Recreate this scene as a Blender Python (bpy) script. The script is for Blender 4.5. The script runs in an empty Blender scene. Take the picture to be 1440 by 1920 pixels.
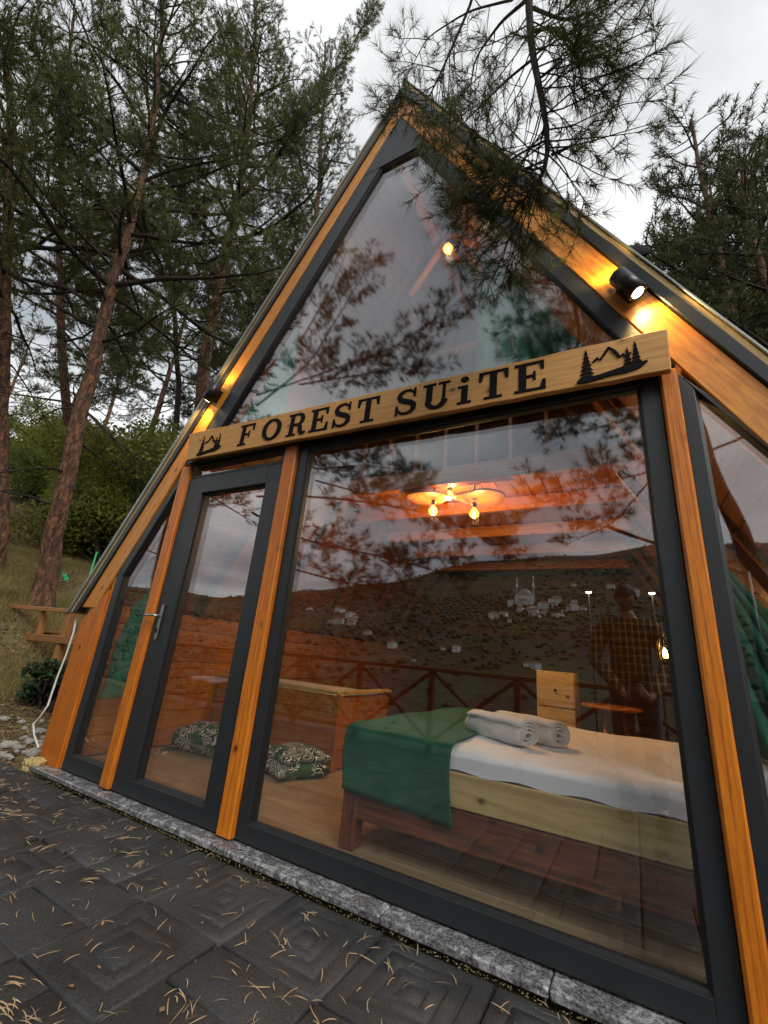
import bpy, bmesh, math, random
import numpy as np
from mathutils import Vector, Matrix
random.seed(7); rng = np.random.default_rng(7)
SC = bpy.context.scene
COL = SC.collection
R = math.radians

# ------------------------------------------------------------------ camera
CAM = Vector((1.3725, -1.9888, 0.9507))
c_r = Vector((0.87318626, 0.47928477, 0.08849789)); c_u = Vector((0.08144871, -0.3225182, 0.94305255))
c_f = Vector((-0.4805329, 0.81625249, 0.32065558))
cam = bpy.data.objects.new('camera', bpy.data.cameras.new('camera'))
cam.data.sensor_fit = 'HORIZONTAL'; cam.data.sensor_width = 36.0; cam.data.lens = 20.0
cam.data.clip_start = 0.02; cam.data.clip_end = 3000
mw = Matrix((c_r, c_u, -c_f)).transposed().to_4x4(); mw.translation = CAM
cam.matrix_world = mw
COL.objects.link(cam); SC.camera = cam

# ------------------------------------------------------------------ light
W_ = bpy.data.worlds.new('World'); SC.world = W_; W_.use_nodes = True
nt = W_.node_tree; nt.nodes.clear()
def N(t, kind, **kw):
    n = t.nodes.new(kind)
    for k, v in kw.items(): setattr(n, k, v)
    return n
wo = N(nt, 'ShaderNodeOutputWorld'); bg = N(nt, 'ShaderNodeBackground')
sky = N(nt, 'ShaderNodeTexSky', sky_type='NISHITA'); sky.sun_disc = False
SUN_EL, SUN_AZ = R(42), R(122)
sky.sun_elevation = SUN_EL; sky.sun_rotation = SUN_AZ
tc = N(nt, 'ShaderNodeTexCoord'); sep = N(nt, 'ShaderNodeSeparateXYZ')
nt.links.new(tc.outputs['Generated'], sep.inputs[0])
mx = N(nt, 'ShaderNodeMath', operation='MAXIMUM'); mx.inputs[1].default_value = 0.0
nt.links.new(sep.outputs[2], mx.inputs[0])
ad = N(nt, 'ShaderNodeMath', operation='ADD'); ad.inputs[1].default_value = 0.22
nt.links.new(mx.outputs[0], ad.inputs[0])
dv = N(nt, 'ShaderNodeVectorMath', operation='DIVIDE'); cb = N(nt, 'ShaderNodeCombineXYZ')
for i in range(3): nt.links.new(ad.outputs[0], cb.inputs[i])
nt.links.new(tc.outputs['Generated'], dv.inputs[0]); nt.links.new(cb.outputs[0], dv.inputs[1])
cn = N(nt, 'ShaderNodeTexNoise'); cn.inputs['Scale'].default_value = 1.15; cn.inputs['Detail'].default_value = 7
cn.inputs['Roughness'].default_value = 0.52; cn.inputs['Distortion'].default_value = 0.35
nt.links.new(dv.outputs[0], cn.inputs['Vector'])
cr = N(nt, 'ShaderNodeValToRGB')
cr.color_ramp.elements[0].position = 0.36; cr.color_ramp.elements[0].color = (0.33, 0.36, 0.385, 1)
cr.color_ramp.elements[1].position = 0.68; cr.color_ramp.elements[1].color = (1.0, 1.0, 0.985, 1)
nt.links.new(cn.outputs['Fac'], cr.inputs[0])
sm = N(nt, 'ShaderNodeVectorMath', operation='SCALE'); sm.inputs['Scale'].default_value = 0.08
nt.links.new(sky.outputs[0], sm.inputs[0])
mxs = N(nt, 'ShaderNodeMixRGB', blend_type='MIX'); mxs.inputs[0].default_value = 0.93
nt.links.new(sm.outputs[0], mxs.inputs[1]); nt.links.new(cr.outputs[0], mxs.inputs[2])
nt.links.new(mxs.outputs[0], bg.inputs[0]); bg.inputs[1].default_value = 0.95
nt.links.new(bg.outputs[0], wo.inputs[0])
sl = bpy.data.lights.new('sun', 'SUN'); sl.energy = 1.5; sl.angle = R(28); sl.color = (1, 0.97, 0.92)
so = bpy.data.objects.new('sun', sl); COL.objects.link(so)
sd = Vector((math.sin(SUN_AZ) * math.cos(SUN_EL), math.cos(SUN_AZ) * math.cos(SUN_EL), math.sin(SUN_EL)))
so.rotation_euler = sd.to_track_quat('Z', 'Y').to_euler(); so.location = sd * 40
vs = SC.view_settings; vs.view_transform = 'Standard'; vs.look = 'None'; vs.exposure = 0.6; vs.gamma = 1.0
vs.use_curve_mapping = False
SC.render.engine = 'CYCLES'
SC.cycles.max_bounces = 8; SC.cycles.transparent_max_bounces = 16; SC.cycles.glossy_bounces = 4
SC.cycles.use_denoising = True; SC.cycles.sample_clamp_indirect = 6.0
SC.cycles.caustics_reflective = False; SC.cycles.caustics_refractive = False

# ------------------------------------------------------------------ helpers
WM = {}
def mesh_np(name, V, F, sizes=None):
    """V (n,3), F flat index array; sizes = verts per face (int or array)"""
    me = bpy.data.meshes.new(name); V = np.asarray(V, np.float32); F = np.asarray(F, np.int32).ravel()
    if sizes is None: sizes = 3
    if np.isscalar(sizes): sizes = np.full(len(F) // sizes, sizes, np.int32)
    sizes = np.asarray(sizes, np.int32)
    me.vertices.add(len(V)); me.vertices.foreach_set('co', V.ravel())
    me.loops.add(len(F)); me.loops.foreach_set('vertex_index', F)
    me.polygons.add(len(sizes)); st = np.zeros(len(sizes), np.int32); st[1:] = np.cumsum(sizes)[:-1]
    me.polygons.foreach_set('loop_start', st); me.polygons.foreach_set('loop_total', sizes)
    me.update(calc_edges=True); return me
def link(name, me, mat=None, parent=None, M=None, smooth=False):
    o = bpy.data.objects.new(name, me); COL.objects.link(o)
    M = M or Matrix.Identity(4)
    if me is not None and mat is not None and len(me.materials) == 0:
        for m in (mat if isinstance(mat, (list, tuple)) else [mat]): me.materials.append(m)
    if parent is not None:
        o.parent = parent; o.matrix_basis = WM[parent.name].inverted() @ M
    else: o.matrix_basis = M
    WM[o.name] = M.copy()
    if smooth and me is not None and len(me.polygons):
        me.polygons.foreach_set('use_smooth', np.ones(len(me.polygons), bool))
    return o
def tag(o, label=None, cat=None, group=None, kind=None):
    if label: o['label'] = label
    if cat: o['category'] = cat
    if group: o['group'] = group
    if kind: o['kind'] = kind
    return o
def thing(name, loc, label, cat, group=None, rz=0):
    M = Matrix.Translation(loc) @ Matrix.Rotation(rz, 4, 'Z')
    return tag(link(name, None, None, None, M), label, cat, group)
def bm_mesh(bm, name, bevel=0.0, seg=1, tri=False):
    if bevel > 0:
        bmesh.ops.bevel(bm, geom=list(bm.edges), offset=bevel, segments=seg, affect='EDGES', profile=0.6, clamp_overlap=True)
    bmesh.ops.recalc_face_normals(bm, faces=list(bm.faces))
    me = bpy.data.meshes.new(name); bm.to_mesh(me); bm.free(); return me
def bm_box(bm, c, s, M=None):
    vs_ = bmesh.ops.create_cube(bm, size=1.0)['verts']
    for v in vs_:
        v.co = Vector((c[0] + v.co.x * s[0], c[1] + v.co.y * s[1], c[2] + v.co.z * s[2]))
        if M is not None: v.co = M @ v.co
    return vs_
_boxcache = {}
def box(name, c, s, mat, parent=None, bevel=0.004, M0=None, seg=1):
    """box with its long axis as local X so wood grain follows it"""
    ax = max(range(3), key=lambda i: s[i])
    if ax == 0: Rm = Matrix.Identity(3); ss = s
    elif ax == 1: Rm = Matrix(((0, -1, 0), (1, 0, 0), (0, 0, 1))); ss = (s[1], s[0], s[2])
    else: Rm = Matrix(((0, 0, -1), (0, 1, 0), (1, 0, 0))); ss = (s[2], s[1], s[0])
    key = (tuple(round(x, 5) for x in ss), bevel, mat.name if mat else None)
    if key not in _boxcache:
        bm = bmesh.new(); bm_box(bm, (0, 0, 0), ss)
        _boxcache[key] = bm_mesh(bm, name, min(bevel, min(ss) * 0.3), seg)
    M = Matrix.Translation(c) @ Rm.to_4x4()
    if M0 is not None: M = M0 @ M
    return link(name, _boxcache[key], mat, parent, M)
def beam(name, p0, p1, w, h, mat, parent=None, up=(0, 0, 1), bevel=0.006):
    p0, p1 = Vector(p0), Vector(p1); x = (p1 - p0); L = x.length; x.normalize()
    z = Vector(up); y = z.cross(x).normalized(); z = x.cross(y)
    bm = bmesh.new(); bm_box(bm, (0, 0, 0), (L, w, h))
    M = Matrix((x, y, z)).transposed().to_4x4(); M.translation = (p0 + p1) / 2
    return link(name, bm_mesh(bm, name, bevel), mat, parent, M)
def prism(name, poly, y0, y1, mat, parent=None, ang=0.0, bevel=0.004, rough=0.0, sub=0):
    """polygon in XZ extruded along Y; local X turned by ang (radians, in XZ) for the grain"""
    cx = sum(p[0] for p in poly) / len(poly); cz = sum(p[1] for p in poly) / len(poly)
    M = Matrix.Translation((cx, 0, cz)) @ Matrix.Rotation(-ang, 4, 'Y'); Mi = M.inverted()
    pts = list(poly)
    if sub:
        q = []
        for i, a in enumerate(pts):
            b = pts[(i + 1) % len(pts)]; L = math.hypot(b[0] - a[0], b[1] - a[1]); n = max(1, int(L / sub))
            for k in range(n):
                f = k / n; q.append((a[0] + (b[0] - a[0]) * f + (random.uniform(-rough, rough) if k else 0),
                                     a[1] + (b[1] - a[1]) * f + (random.uniform(-rough, rough) if k else 0)))
        pts = q
    bm = bmesh.new()
    a = [bm.verts.new(Mi @ Vector((p[0], y0, p[1]))) for p in pts]
    b = [bm.verts.new(Mi @ Vector((p[0], y1, p[1]))) for p in pts]
    bm.faces.new(a); bm.faces.new(b[::-1])
    n = len(pts)
    for i in range(n): bm.faces.new((a[i], b[i], b[(i + 1) % n], a[(i + 1) % n]))
    bmesh.ops.recalc_face_normals(bm, faces=list(bm.faces))
    return link(name, bm_mesh(bm, name, bevel), mat, parent, M)
def tube_np(path, rad, sides=6, cap=True):
    P = np.asarray(path, float); n = len(P); rad = np.broadcast_to(np.asarray(rad, float), (n,))
    T = np.gradient(P, axis=0); T /= np.linalg.norm(T, axis=1)[:, None] + 1e-9
    ref = np.array([0, 0, 1.0]) if abs(T[0][2]) < 0.9 else np.array([1.0, 0, 0])
    U = np.cross(T, ref); U /= np.linalg.norm(U, axis=1)[:, None] + 1e-9
    Vv = np.cross(T, U)
    a = np.arange(sides) * 2 * np.pi / sides
    V = P[:, None, :] + rad[:, None, None] * (np.cos(a)[None, :, None] * U[:, None, :] + np.sin(a)[None, :, None] * Vv[:, None, :])
    V = V.reshape(-1, 3)
    i = np.arange(n - 1)[:, None] * sides; j = np.arange(sides)[None, :]; k = (j + 1) % sides
    Q = np.stack([i + j, i + k, i + sides + k, i + sides + j], -1).reshape(-1, 4)
    return V, Q
class Acc:
    def __init__(s): s.V = []; s.T = []; s.n = 0
    def add(s, V, T):
        T = np.asarray(T)
        if T.ndim == 2 and T.shape[1] == 4: T = np.concatenate([T[:, [0, 1, 2]], T[:, [0, 2, 3]]])
        s.V.append(np.asarray(V, np.float32)); s.T.append(T.reshape(-1, 3) + s.n); s.n += len(V)
    def mesh(s, name): return mesh_np(name, np.concatenate(s.V), np.concatenate(s.T), 3)
def tube(name, path, rad, mat, parent=None, sides=10, smooth=True):
    V, Q = tube_np(path, rad, sides)
    nv = len(V); F = list(Q.ravel()); sz = [4] * len(Q)
    F += list(range(sides))[::-1] + list(range(nv - sides, nv)); sz += [sides, sides]
    return link(name, mesh_np(name, V, F, sz), mat, parent, None, smooth)
def lathe(name, prof, M, mat, parent=None, sides=24, smooth=True):
    """prof list of (r,z)"""
    V = []; F = []; sz = []
    for r, z in prof:
        for k in range(sides):
            a = 2 * math.pi * k / sides; V.append((r * math.cos(a), r * math.sin(a), z))
    for i in range(len(prof) - 1):
        for k in range(sides):
            k2 = (k + 1) % sides
            F += [i * sides + k, i * sides + k2, (i + 1) * sides + k2, (i + 1) * sides + k]; sz.append(4)
    n = len(prof) * sides
    F += list(range(sides))[::-1] + list(range(n - sides, n)); sz += [sides, sides]
    o = link(name, mesh_np(name, V, F, sz), mat, parent, M, False)
    if smooth:
        for p_ in o.data.polygons: p_.use_smooth = len(p_.vertices) == 4
    return o
def ray(px):
    return (c_f + c_r * ((px[0] - 720) / 800) - c_u * ((px[1] - 960) / 800))
def atY(px, Y):
    v = ray(px); return CAM + v * ((Y - CAM.y) / v.y)
def mir(px, Y):
    """point outside, at plane Y<0, that the facade glass shows at photo pixel px"""
    v = ray(px); h = CAM + v * ((0 - CAM.y) / v.y); w = Vector((v.x, -v.y, v.z)); return h + w * (Y / w.y)

# ------------------------------------------------------------------ materials
def mat_new(name):
    m = bpy.data.materials.new(name); m.use_nodes = True; t = m.node_tree
    b = t.nodes['Principled BSDF']; return m, t, b
def coords(t, scale=(1, 1, 1), rand=True, kind='Object'):
    tc = N(t, 'ShaderNodeTexCoord'); mp = N(t, 'ShaderNodeMapping'); mp.inputs['Scale'].default_value = scale
    src = tc.outputs[kind]
    if rand:
        oi = N(t, 'ShaderNodeObjectInfo'); sc_ = N(t, 'ShaderNodeMath', operation='MULTIPLY'); sc_.inputs[1].default_value = 37.0
        t.links.new(oi.outputs['Random'], sc_.inputs[0]); va = N(t, 'ShaderNodeVectorMath', operation='ADD')
        t.links.new(src, va.inputs[0]); t.links.new(sc_.outputs[0], va.inputs[1]); src = va.outputs[0]
    t.links.new(src, mp.inputs['Vector']); return mp.outputs[0], tc
def noise(t, vec, scale, detail=4, rough=0.5, dist=0.0):
    n = N(t, 'ShaderNodeTexNoise'); n.inputs['Scale'].default_value = scale; n.inputs['Detail'].default_value = detail
    n.inputs['Roughness'].default_value = rough; n.inputs['Distortion'].default_value = dist
    if vec is not None: t.links.new(vec, n.inputs['Vector'])
    return n
def ramp(t, fac, stops):
    r = N(t, 'ShaderNodeValToRGB'); e = r.color_ramp.elements
    while len(e) < len(stops): e.new(0.5)
    for x, (p_, c) in zip(e, stops): x.position = p_; x.color = (*c, 1)
    t.links.new(fac, r.inputs[0]); return r.outputs[0]
def mixc(t, fac, a, b, mode='MIX'):
    m = N(t, 'ShaderNodeMixRGB', blend_type=mode)
    for s, v in ((0, fac), (1, a), (2, b)):
        if isinstance(v, (int, float)): m.inputs[s].default_value = v
        elif isinstance(v, tuple): m.inputs[s].default_value = (*v, 1)
        else: t.links.new(v, m.inputs[s])
    return m.outputs[0]
def bump(t, b, h, strength=0.3, dist=0.01):
    n = N(t, 'ShaderNodeBump'); n.inputs['Strength'].default_value = strength; n.inputs['Distance'].default_value = dist
    t.links.new(h, n.inputs['Height']); t.links.new(n.outputs[0], b.inputs['Normal'])
def plain(name, c, rough=0.5, metal=0.0, var=0.12, nscale=8, bstr=0.1, spec=0.5):
    m, t, b = mat_new(name); v, _ = coords(t)
    n = noise(t, v, nscale, 6, 0.6); lo = tuple(x * (1 - var) for x in c); hi = tuple(min(1, x * (1 + var)) for x in c)
    t.links.new(ramp(t, n.outputs['Fac'], [(0.3, lo), (0.7, hi)]), b.inputs['Base Color'])
    b.inputs['Roughness'].default_value = rough; b.inputs['Metallic'].default_value = metal
    b.inputs['Specular IOR Level'].default_value = spec
    if bstr: n2 = noise(t, v, nscale * 12, 3); bump(t, b, n2.outputs['Fac'], bstr, 0.004)
    return m
def wood(name, dark, mid, light, rough=0.45, coat=0.15, ring=9.0, knots=True, stretch=0.09, bstr=0.25, patch=None):
    m, t, b = mat_new(name)
    v, tc_ = coords(t, (stretch, 1, 1))
    n0 = noise(t, v, 3.0, 3, 0.5)
    va = N(t, 'ShaderNodeVectorMath', operation='MULTIPLY_ADD'); va.inputs[1].default_value = (0.35, 0.35, 0.35)
    t.links.new(n0.outputs['Color'], va.inputs[0]); t.links.new(v, va.inputs[2])
    w = N(t, 'ShaderNodeTexWave', wave_type='BANDS', bands_direction='Z', wave_profile='SIN')
    w.inputs['Scale'].default_value = ring; w.inputs['Distortion'].default_value = 5.0; w.inputs['Detail'].default_value = 3
    w.inputs['Detail Scale'].default_value = 0.9; t.links.new(va.outputs[0], w.inputs['Vector'])
    fine = noise(t, v, 70, 5, 0.65)
    blot = noise(t, v, 1.6, 4, 0.55)
    c = ramp(t, w.outputs['Fac'], [(0.0, mid), (0.62, light), (1.0, dark)])
    c = mixc(t, 0.62, c, ramp(t, fine.outputs['Fac'], [(0.3, dark), (0.65, light)]))
    c = mixc(t, ramp(t, blot.outputs['Fac'], [(0.42, (0, 0, 0)), (0.68, (0.7,) * 3)]), c, dark if patch is None else patch)
    h = fine.outputs['Fac']
    if knots:
        kv, _ = coords(t, (6.0, 1.4, 9.0)); vo = N(t, 'ShaderNodeTexVoronoi'); vo.inputs['Scale'].default_value = 1.0
        kd = noise(t, kv, 3.0, 2); kk = mixc(t, 0.14, kv, kd.outputs['Color'])
        t.links.new(kk, vo.inputs['Vector'])
        kf = ramp(t, vo.outputs['Distance'], [(0.06, (1, 1, 1)), (0.13, (0.2,) * 3), (0.22, (0, 0, 0))])
        c = mixc(t, kf, c, tuple(x * 0.28 for x in dark))
    t.links.new(c, b.inputs['Base Color'])
    b.inputs['Roughness'].default_value = rough; b.inputs['Coat Weight'].default_value = coat; b.inputs['Coat Roughness'].default_value = 0.25
    bump(t, b, h, bstr, 0.003); return m
M_wood = wood('varnished_pine', (0.34, 0.070, 0.004), (0.68, 0.185, 0.007), (0.78, 0.245, 0.012), coat=0.05)
M_woodr = wood('varnished_rake_pine', (0.38, 0.11, 0.008), (0.68, 0.24, 0.018), (0.78, 0.34, 0.040), coat=0.05, ring=5.0, stretch=0.16)
M_sign = wood('sign_pine', (0.45, 0.195, 0.045), (0.69, 0.355, 0.10), (0.78, 0.45, 0.15), rough=0.6, coat=0.0, ring=7)
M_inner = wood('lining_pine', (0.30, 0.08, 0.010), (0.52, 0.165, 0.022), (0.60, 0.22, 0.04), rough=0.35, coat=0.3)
M_ceil = wood('dimmed_ceiling_pine', (0.11, 0.030, 0.007), (0.20, 0.060, 0.013), (0.25, 0.082, 0.02), rough=0.45, coat=0.1)  # lining pine with its colour darkened so the upper room looks dimmer
M_pale = wood('pale_plank', (0.50, 0.31, 0.10), (0.76, 0.52, 0.20), (0.84, 0.62, 0.28), rough=0.6, coat=0, ring=5, patch=(0.36, 0.24, 0.11))
M_brown = wood('stained_brown_plank', (0.030, 0.007, 0.003), (0.19, 0.046, 0.014), (0.32, 0.09, 0.03), rough=0.6, coat=0.0, ring=4)
M_lam = wood('laminate_floor', (0.26, 0.165, 0.085), (0.45, 0.31, 0.175), (0.54, 0.39, 0.23), rough=0.38, coat=0.1, ring=4, knots=False)
M_dwood = wood('dark_railing_timber', (0.05, 0.018, 0.008), (0.12, 0.045, 0.018), (0.17, 0.065, 0.025), rough=0.6, coat=0)
M_old = wood('bench_timber', (0.20, 0.07, 0.018), (0.38, 0.16, 0.045), (0.46, 0.21, 0.065), rough=0.65, coat=0)
M_alu = plain('anthracite_frame', (0.017, 0.0205, 0.024), 0.45, 0.0, 0.10, 5, 0.03)
M_gask = plain('black_gasket', (0.008, 0.008, 0.009), 0.5, 0, 0.1, 5, 0)
M_flash = plain('dark_flashing', (0.022, 0.025, 0.028), 0.35, 0.3, 0.2, 4, 0.05)
M_lip = plain('grey_metal_lip', (0.30, 0.32, 0.31), 0.35, 0.7, 0.15, 6, 0.05)
M_black = plain('black_paint', (0.004, 0.004, 0.005), 0.8, 0, 0.2, 20, 0.1, 0.15)
M_lampb = plain('black_lamp_metal', (0.014, 0.014, 0.015), 0.35, 0.2, 0.1, 9, 0.0)
M_steel = plain('brushed_steel', (0.45, 0.44, 0.42), 0.3, 0.9, 0.08, 30, 0.05)
M_roof = plain('roof_sheet', (0.05, 0.055, 0.06), 0.4, 0.4, 0.15, 4, 0.05)
def mat_glass():
    m = bpy.data.materials.new('reflective_glass'); m.use_nodes = True; t = m.node_tree; t.nodes.clear()
    o = N(t, 'ShaderNodeOutputMaterial'); tr = N(t, 'ShaderNodeBsdfTransparent'); gl = N(t, 'ShaderNodeBsdfGlossy')
    tr.inputs[0].default_value = (0.975, 0.985, 0.98, 1); gl.inputs['Color'].default_value = (0.97, 0.98, 1.0, 1); gl.inputs['Roughness'].default_value = 0.0
    lw = N(t, 'ShaderNodeLayerWeight'); lw.inputs['Blend'].default_value = 0.5
    pw = N(t, 'ShaderNodeMath', operation='POWER'); pw.inputs[1].default_value = 3.2; t.links.new(lw.outputs['Facing'], pw.inputs[0])
    ma = N(t, 'ShaderNodeMath', operation='MULTIPLY_ADD'); ma.inputs[1].default_value = 0.88; ma.inputs[2].default_value = 0.115
    t.links.new(pw.outputs[0], ma.inputs[0])
    v, _ = coords(t, (1, 1, 1)); n = noise(t, v, 1.3, 1); bp = N(t, 'ShaderNodeBump'); bp.inputs['Strength'].default_value = 0.012; bp.inputs['Distance'].default_value = 0.05
    t.links.new(n.outputs['Fac'], bp.inputs['Height']); t.links.new(bp.outputs[0], gl.inputs['Normal'])
    mi = N(t, 'ShaderNodeMixShader'); t.links.new(ma.outputs[0], mi.inputs[0]); t.links.new(tr.outputs[0], mi.inputs[1]); t.links.new(gl.outputs[0], mi.inputs[2])
    t.links.new(mi.outputs[0], o.inputs[0]); return m
M_glass = mat_glass()
def emit(name, c, s):
    m, t, b = mat_new(name); b.inputs['Base Color'].default_value = (*c, 1); b.inputs['Emission Color'].default_value = (*c, 1)
    b.inputs['Emission Strength'].default_value = s; return m
M_fil = emit('glowing_filament', (1.0, 0.55, 0.12), 30.0)
M_led = emit('lamp_led', (1.0, 0.80, 0.45), 14.0)
M_street = emit('street_lamp_glow', (1.0, 0.9, 0.6), 40.0)
def mat_bulb():
    m = bpy.data.materials.new('amber_bulb_glass'); m.use_nodes = True; t = m.node_tree; t.nodes.clear()
    o = N(t, 'ShaderNodeOutputMaterial'); tr = N(t, 'ShaderNodeBsdfTransparent'); gl = N(t, 'ShaderNodeBsdfGlossy'); em = N(t, 'ShaderNodeEmission')
    tr.inputs[0].default_value = (1.0, 0.8, 0.45, 1); gl.inputs['Roughness'].default_value = 0.05
    em.inputs[0].default_value = (1.0, 0.5, 0.1, 1); em.inputs[1].default_value = 1.2
    m1 = N(t, 'ShaderNodeMixShader'); m1.inputs[0].default_value = 0.1; t.links.new(tr.outputs[0], m1.inputs[1]); t.links.new(gl.outputs[0], m1.inputs[2])
    a = N(t, 'ShaderNodeAddShader'); t.links.new(m1.outputs[0], a.inputs[0]); t.links.new(em.outputs[0], a.inputs[1]); t.links.new(a.outputs[0], o.inputs[0]); return m
M_bulb = mat_bulb()
def fabric(name, c, var=0.15, weave=220, rough=0.9, sheen=0.2):
    m, t, b = mat_new(name); v, _ = coords(t); n = noise(t, v, 5, 5, 0.6)
    t.links.new(ramp(t, n.outputs['Fac'], [(0.3, tuple(x * (1 - var) for x in c)), (0.7, tuple(min(1, x * (1 + var)) for x in c))]), b.inputs['Base Color'])
    b.inputs['Roughness'].default_value = rough; b.inputs['Sheen Weight'].default_value = sheen
    w = noise(t, v, weave, 2); bump(t, b, w.outputs['Fac'], 0.25, 0.002); return m
M_sheet = fabric('white_sheet', (0.88, 0.86, 0.88), 0.04, 160)
M_towel = fabric('white_towelling', (0.78, 0.77, 0.78), 0.05, 120, 1.0)
M_green = fabric('green_velvet', (0.005, 0.095, 0.052), 0.3, 200, 0.9, 0.05)
M_curt = fabric('green_curtain', (0.012, 0.17, 0.10), 0.25, 200, 0.85, 0.1)
def mat_marble():
    m, t, b = mat_new('grey_marble'); v, _ = coords(t)
    n = noise(t, v, 14, 8, 0.7, 1.2); n2 = noise(t, v, 90, 5, 0.7); n3 = noise(t, v, 3, 3)
    c = ramp(t, n.outputs['Fac'], [(0.36, (0.022, 0.023, 0.025)), (0.52, (0.075, 0.075, 0.08)), (0.60, (0.60, 0.60, 0.60)), (0.66, (0.12, 0.12, 0.12))])
    c = mixc(t, 0.5, c, ramp(t, n2.outputs['Fac'], [(0.4, (0.03, 0.03, 0.032)), (0.66, (0.50, 0.50, 0.50))]))
    c = mixc(t, ramp(t, n3.outputs['Fac'], [(0.6, (0, 0, 0)), (0.75, (0.5,) * 3)]), c, (0.17, 0.12, 0.06))
    t.links.new(c, b.inputs['Base Color']); b.inputs['Roughness'].default_value = 0.25; bump(t, b, n2.outputs['Fac'], 0.05, 0.002); return m
M_marble = mat_marble()
def mat_paver():
    m, t, b = mat_new('charcoal_paver'); v, _ = coords(t); w, _ = coords(t, rand=False, kind='Object')
    n = noise(t, v, 5, 6, 0.65); g = noise(t, v, 160, 4, 0.7); p = noise(t, v, 2.2, 3)
    c = ramp(t, n.outputs['Fac'], [(0.32, (0.004, 0.0042, 0.0048)), (0.68, (0.021, 0.022, 0.024))])
    c = mixc(t, ramp(t, p.outputs['Fac'], [(0.45, (0, 0, 0)), (0.65, (0.75,) * 3)]), c, (0.040, 0.042, 0.046))
    c = mixc(t, 0.24, c, ramp(t, g.outputs['Fac'], [(0.38, (0.006, 0.006, 0.007)), (0.68, (0.17, 0.167, 0.16))]))
    t.links.new(c, b.inputs['Base Color']); b.inputs['Roughness'].default_value = 0.62; bump(t, b, g.outputs['Fac'], 0.5, 0.004); return m
M_paver = mat_paver()
M_joint = plain('joint_sand', (0.03, 0.027, 0.022), 0.95, 0, 0.4, 60, 0.4)
def mat_ground():
    m, t, b = mat_new('hill_soil'); v, _ = coords(t, rand=False)
    n = noise(t, v, 0.9, 8, 0.65); f = noise(t, v, 14, 8, 0.75); big = noise(t, v, 0.012, 8, 0.62); cell = N(t, 'ShaderNodeTexVoronoi'); cell.inputs['Scale'].default_value = 0.05
    t.links.new(v, cell.inputs['Vector'])
    near = ramp(t, n.outputs['Fac'], [(0.30, (0.07, 0.045, 0.025)), (0.46, (0.17, 0.12, 0.06)), (0.58, (0.24, 0.19, 0.08)), (0.72, (0.12, 0.12, 0.04))])
    near = mixc(t, 0.5, near, ramp(t, f.outputs['Fac'], [(0.35, (0.025, 0.016, 0.01)), (0.55, (0.17, 0.12, 0.065)), (0.72, (0.38, 0.30, 0.18))]))
    far = ramp(t, big.outputs['Fac'], [(0.36, (0.024, 0.032, 0.018)), (0.5, (0.055, 0.058, 0.03)), (0.6, (0.11, 0.092, 0.045)), (0.68, (0.04, 0.052, 0.024))])
    far = mixc(t, 0.35, far, mixc(t, 0.85, cell.outputs['Color'], (0.09, 0.075, 0.035)), 'MIX')
    fg = noise(t, v, 0.35, 5, 0.7); far = mixc(t, 0.5, far, ramp(t, fg.outputs['Fac'], [(0.4, (0.010, 0.014, 0.007)), (0.62, (0.07, 0.062, 0.028))]))
    gp = N(t, 'ShaderNodeNewGeometry'); ln = N(t, 'ShaderNodeVectorMath', operation='LENGTH'); t.links.new(gp.outputs['Position'], ln.inputs[0])
    mr = N(t, 'ShaderNodeMapRange'); mr.inputs[1].default_value = 25; mr.inputs[2].default_value = 60; t.links.new(ln.outputs['Value'], mr.inputs[0])
    t.links.new(mixc(t, mr.outputs[0], near, far), b.inputs['Base Color']); b.inputs['Roughness'].default_value = 0.95
    b.inputs['Specular IOR Level'].default_value = 0.1
    bump(t, b, f.outputs['Fac'], 0.8, 0.05); return m
M_ground = mat_ground()
def leafmat(name, lo, hi, scale=1.6, trans=0.25, rough=0.6):
    m = bpy.data.materials.new(name); m.use_nodes = True; t = m.node_tree; b = t.nodes['Principled BSDF']; o = t.nodes['Material Output']
    v, _ = coords(t); n = noise(t, v, scale, 5, 0.7); n2 = noise(t, v, scale * 14, 2)
    f = mixc(t, 0.4, n.outputs['Fac'], n2.outputs['Fac'])
    c = ramp(t, f, [(0.36, lo), (0.64, hi)]); t.links.new(c, b.inputs['Base Color']); b.inputs['Roughness'].default_value = rough
    b.inputs['Specular IOR Level'].default_value = 0.25
    tr = N(t, 'ShaderNodeBsdfTranslucent'); t.links.new(c, tr.inputs[0]); mi = N(t, 'ShaderNodeMixShader'); mi.inputs[0].default_value = trans
    t.links.new(b.outputs[0], mi.inputs[1]); t.links.new(tr.outputs[0], mi.inputs[2]); t.links.new(mi.outputs[0], o.inputs[0]); return m
M_needle = leafmat('pine_needles', (0.055, 0.068, 0.022), (0.17, 0.18, 0.058), 0.9, 0.38)
M_needle2 = leafmat('dark_pine_needles', (0.040, 0.050, 0.019), (0.115, 0.13, 0.046), 1.2, 0.35)
M_leaf = leafmat('yellow_green_leaves', (0.12, 0.15, 0.018), (0.44, 0.45, 0.085), 0.8, 0.45)
M_leaf2 = leafmat('olive_leaves', (0.08, 0.10, 0.015), (0.29, 0.29, 0.06), 0.8, 0.45)
M_leaf3 = leafmat('deep_green_leaves', (0.05, 0.085, 0.015), (0.18, 0.24, 0.05), 0.8, 0.4)
M_shrub = leafmat('dark_shrub_leaves', (0.012, 0.030, 0.012), (0.05, 0.08, 0.03), 4, 0.15, 0.4)
M_dry = leafmat('dry_pine_needle', (0.30, 0.18, 0.09), (0.74, 0.56, 0.33), 30, 0.1, 0.6)
M_grass = leafmat('dry_grass', (0.13, 0.105, 0.03), (0.46, 0.37, 0.15), 3, 0.3, 0.8)
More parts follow.
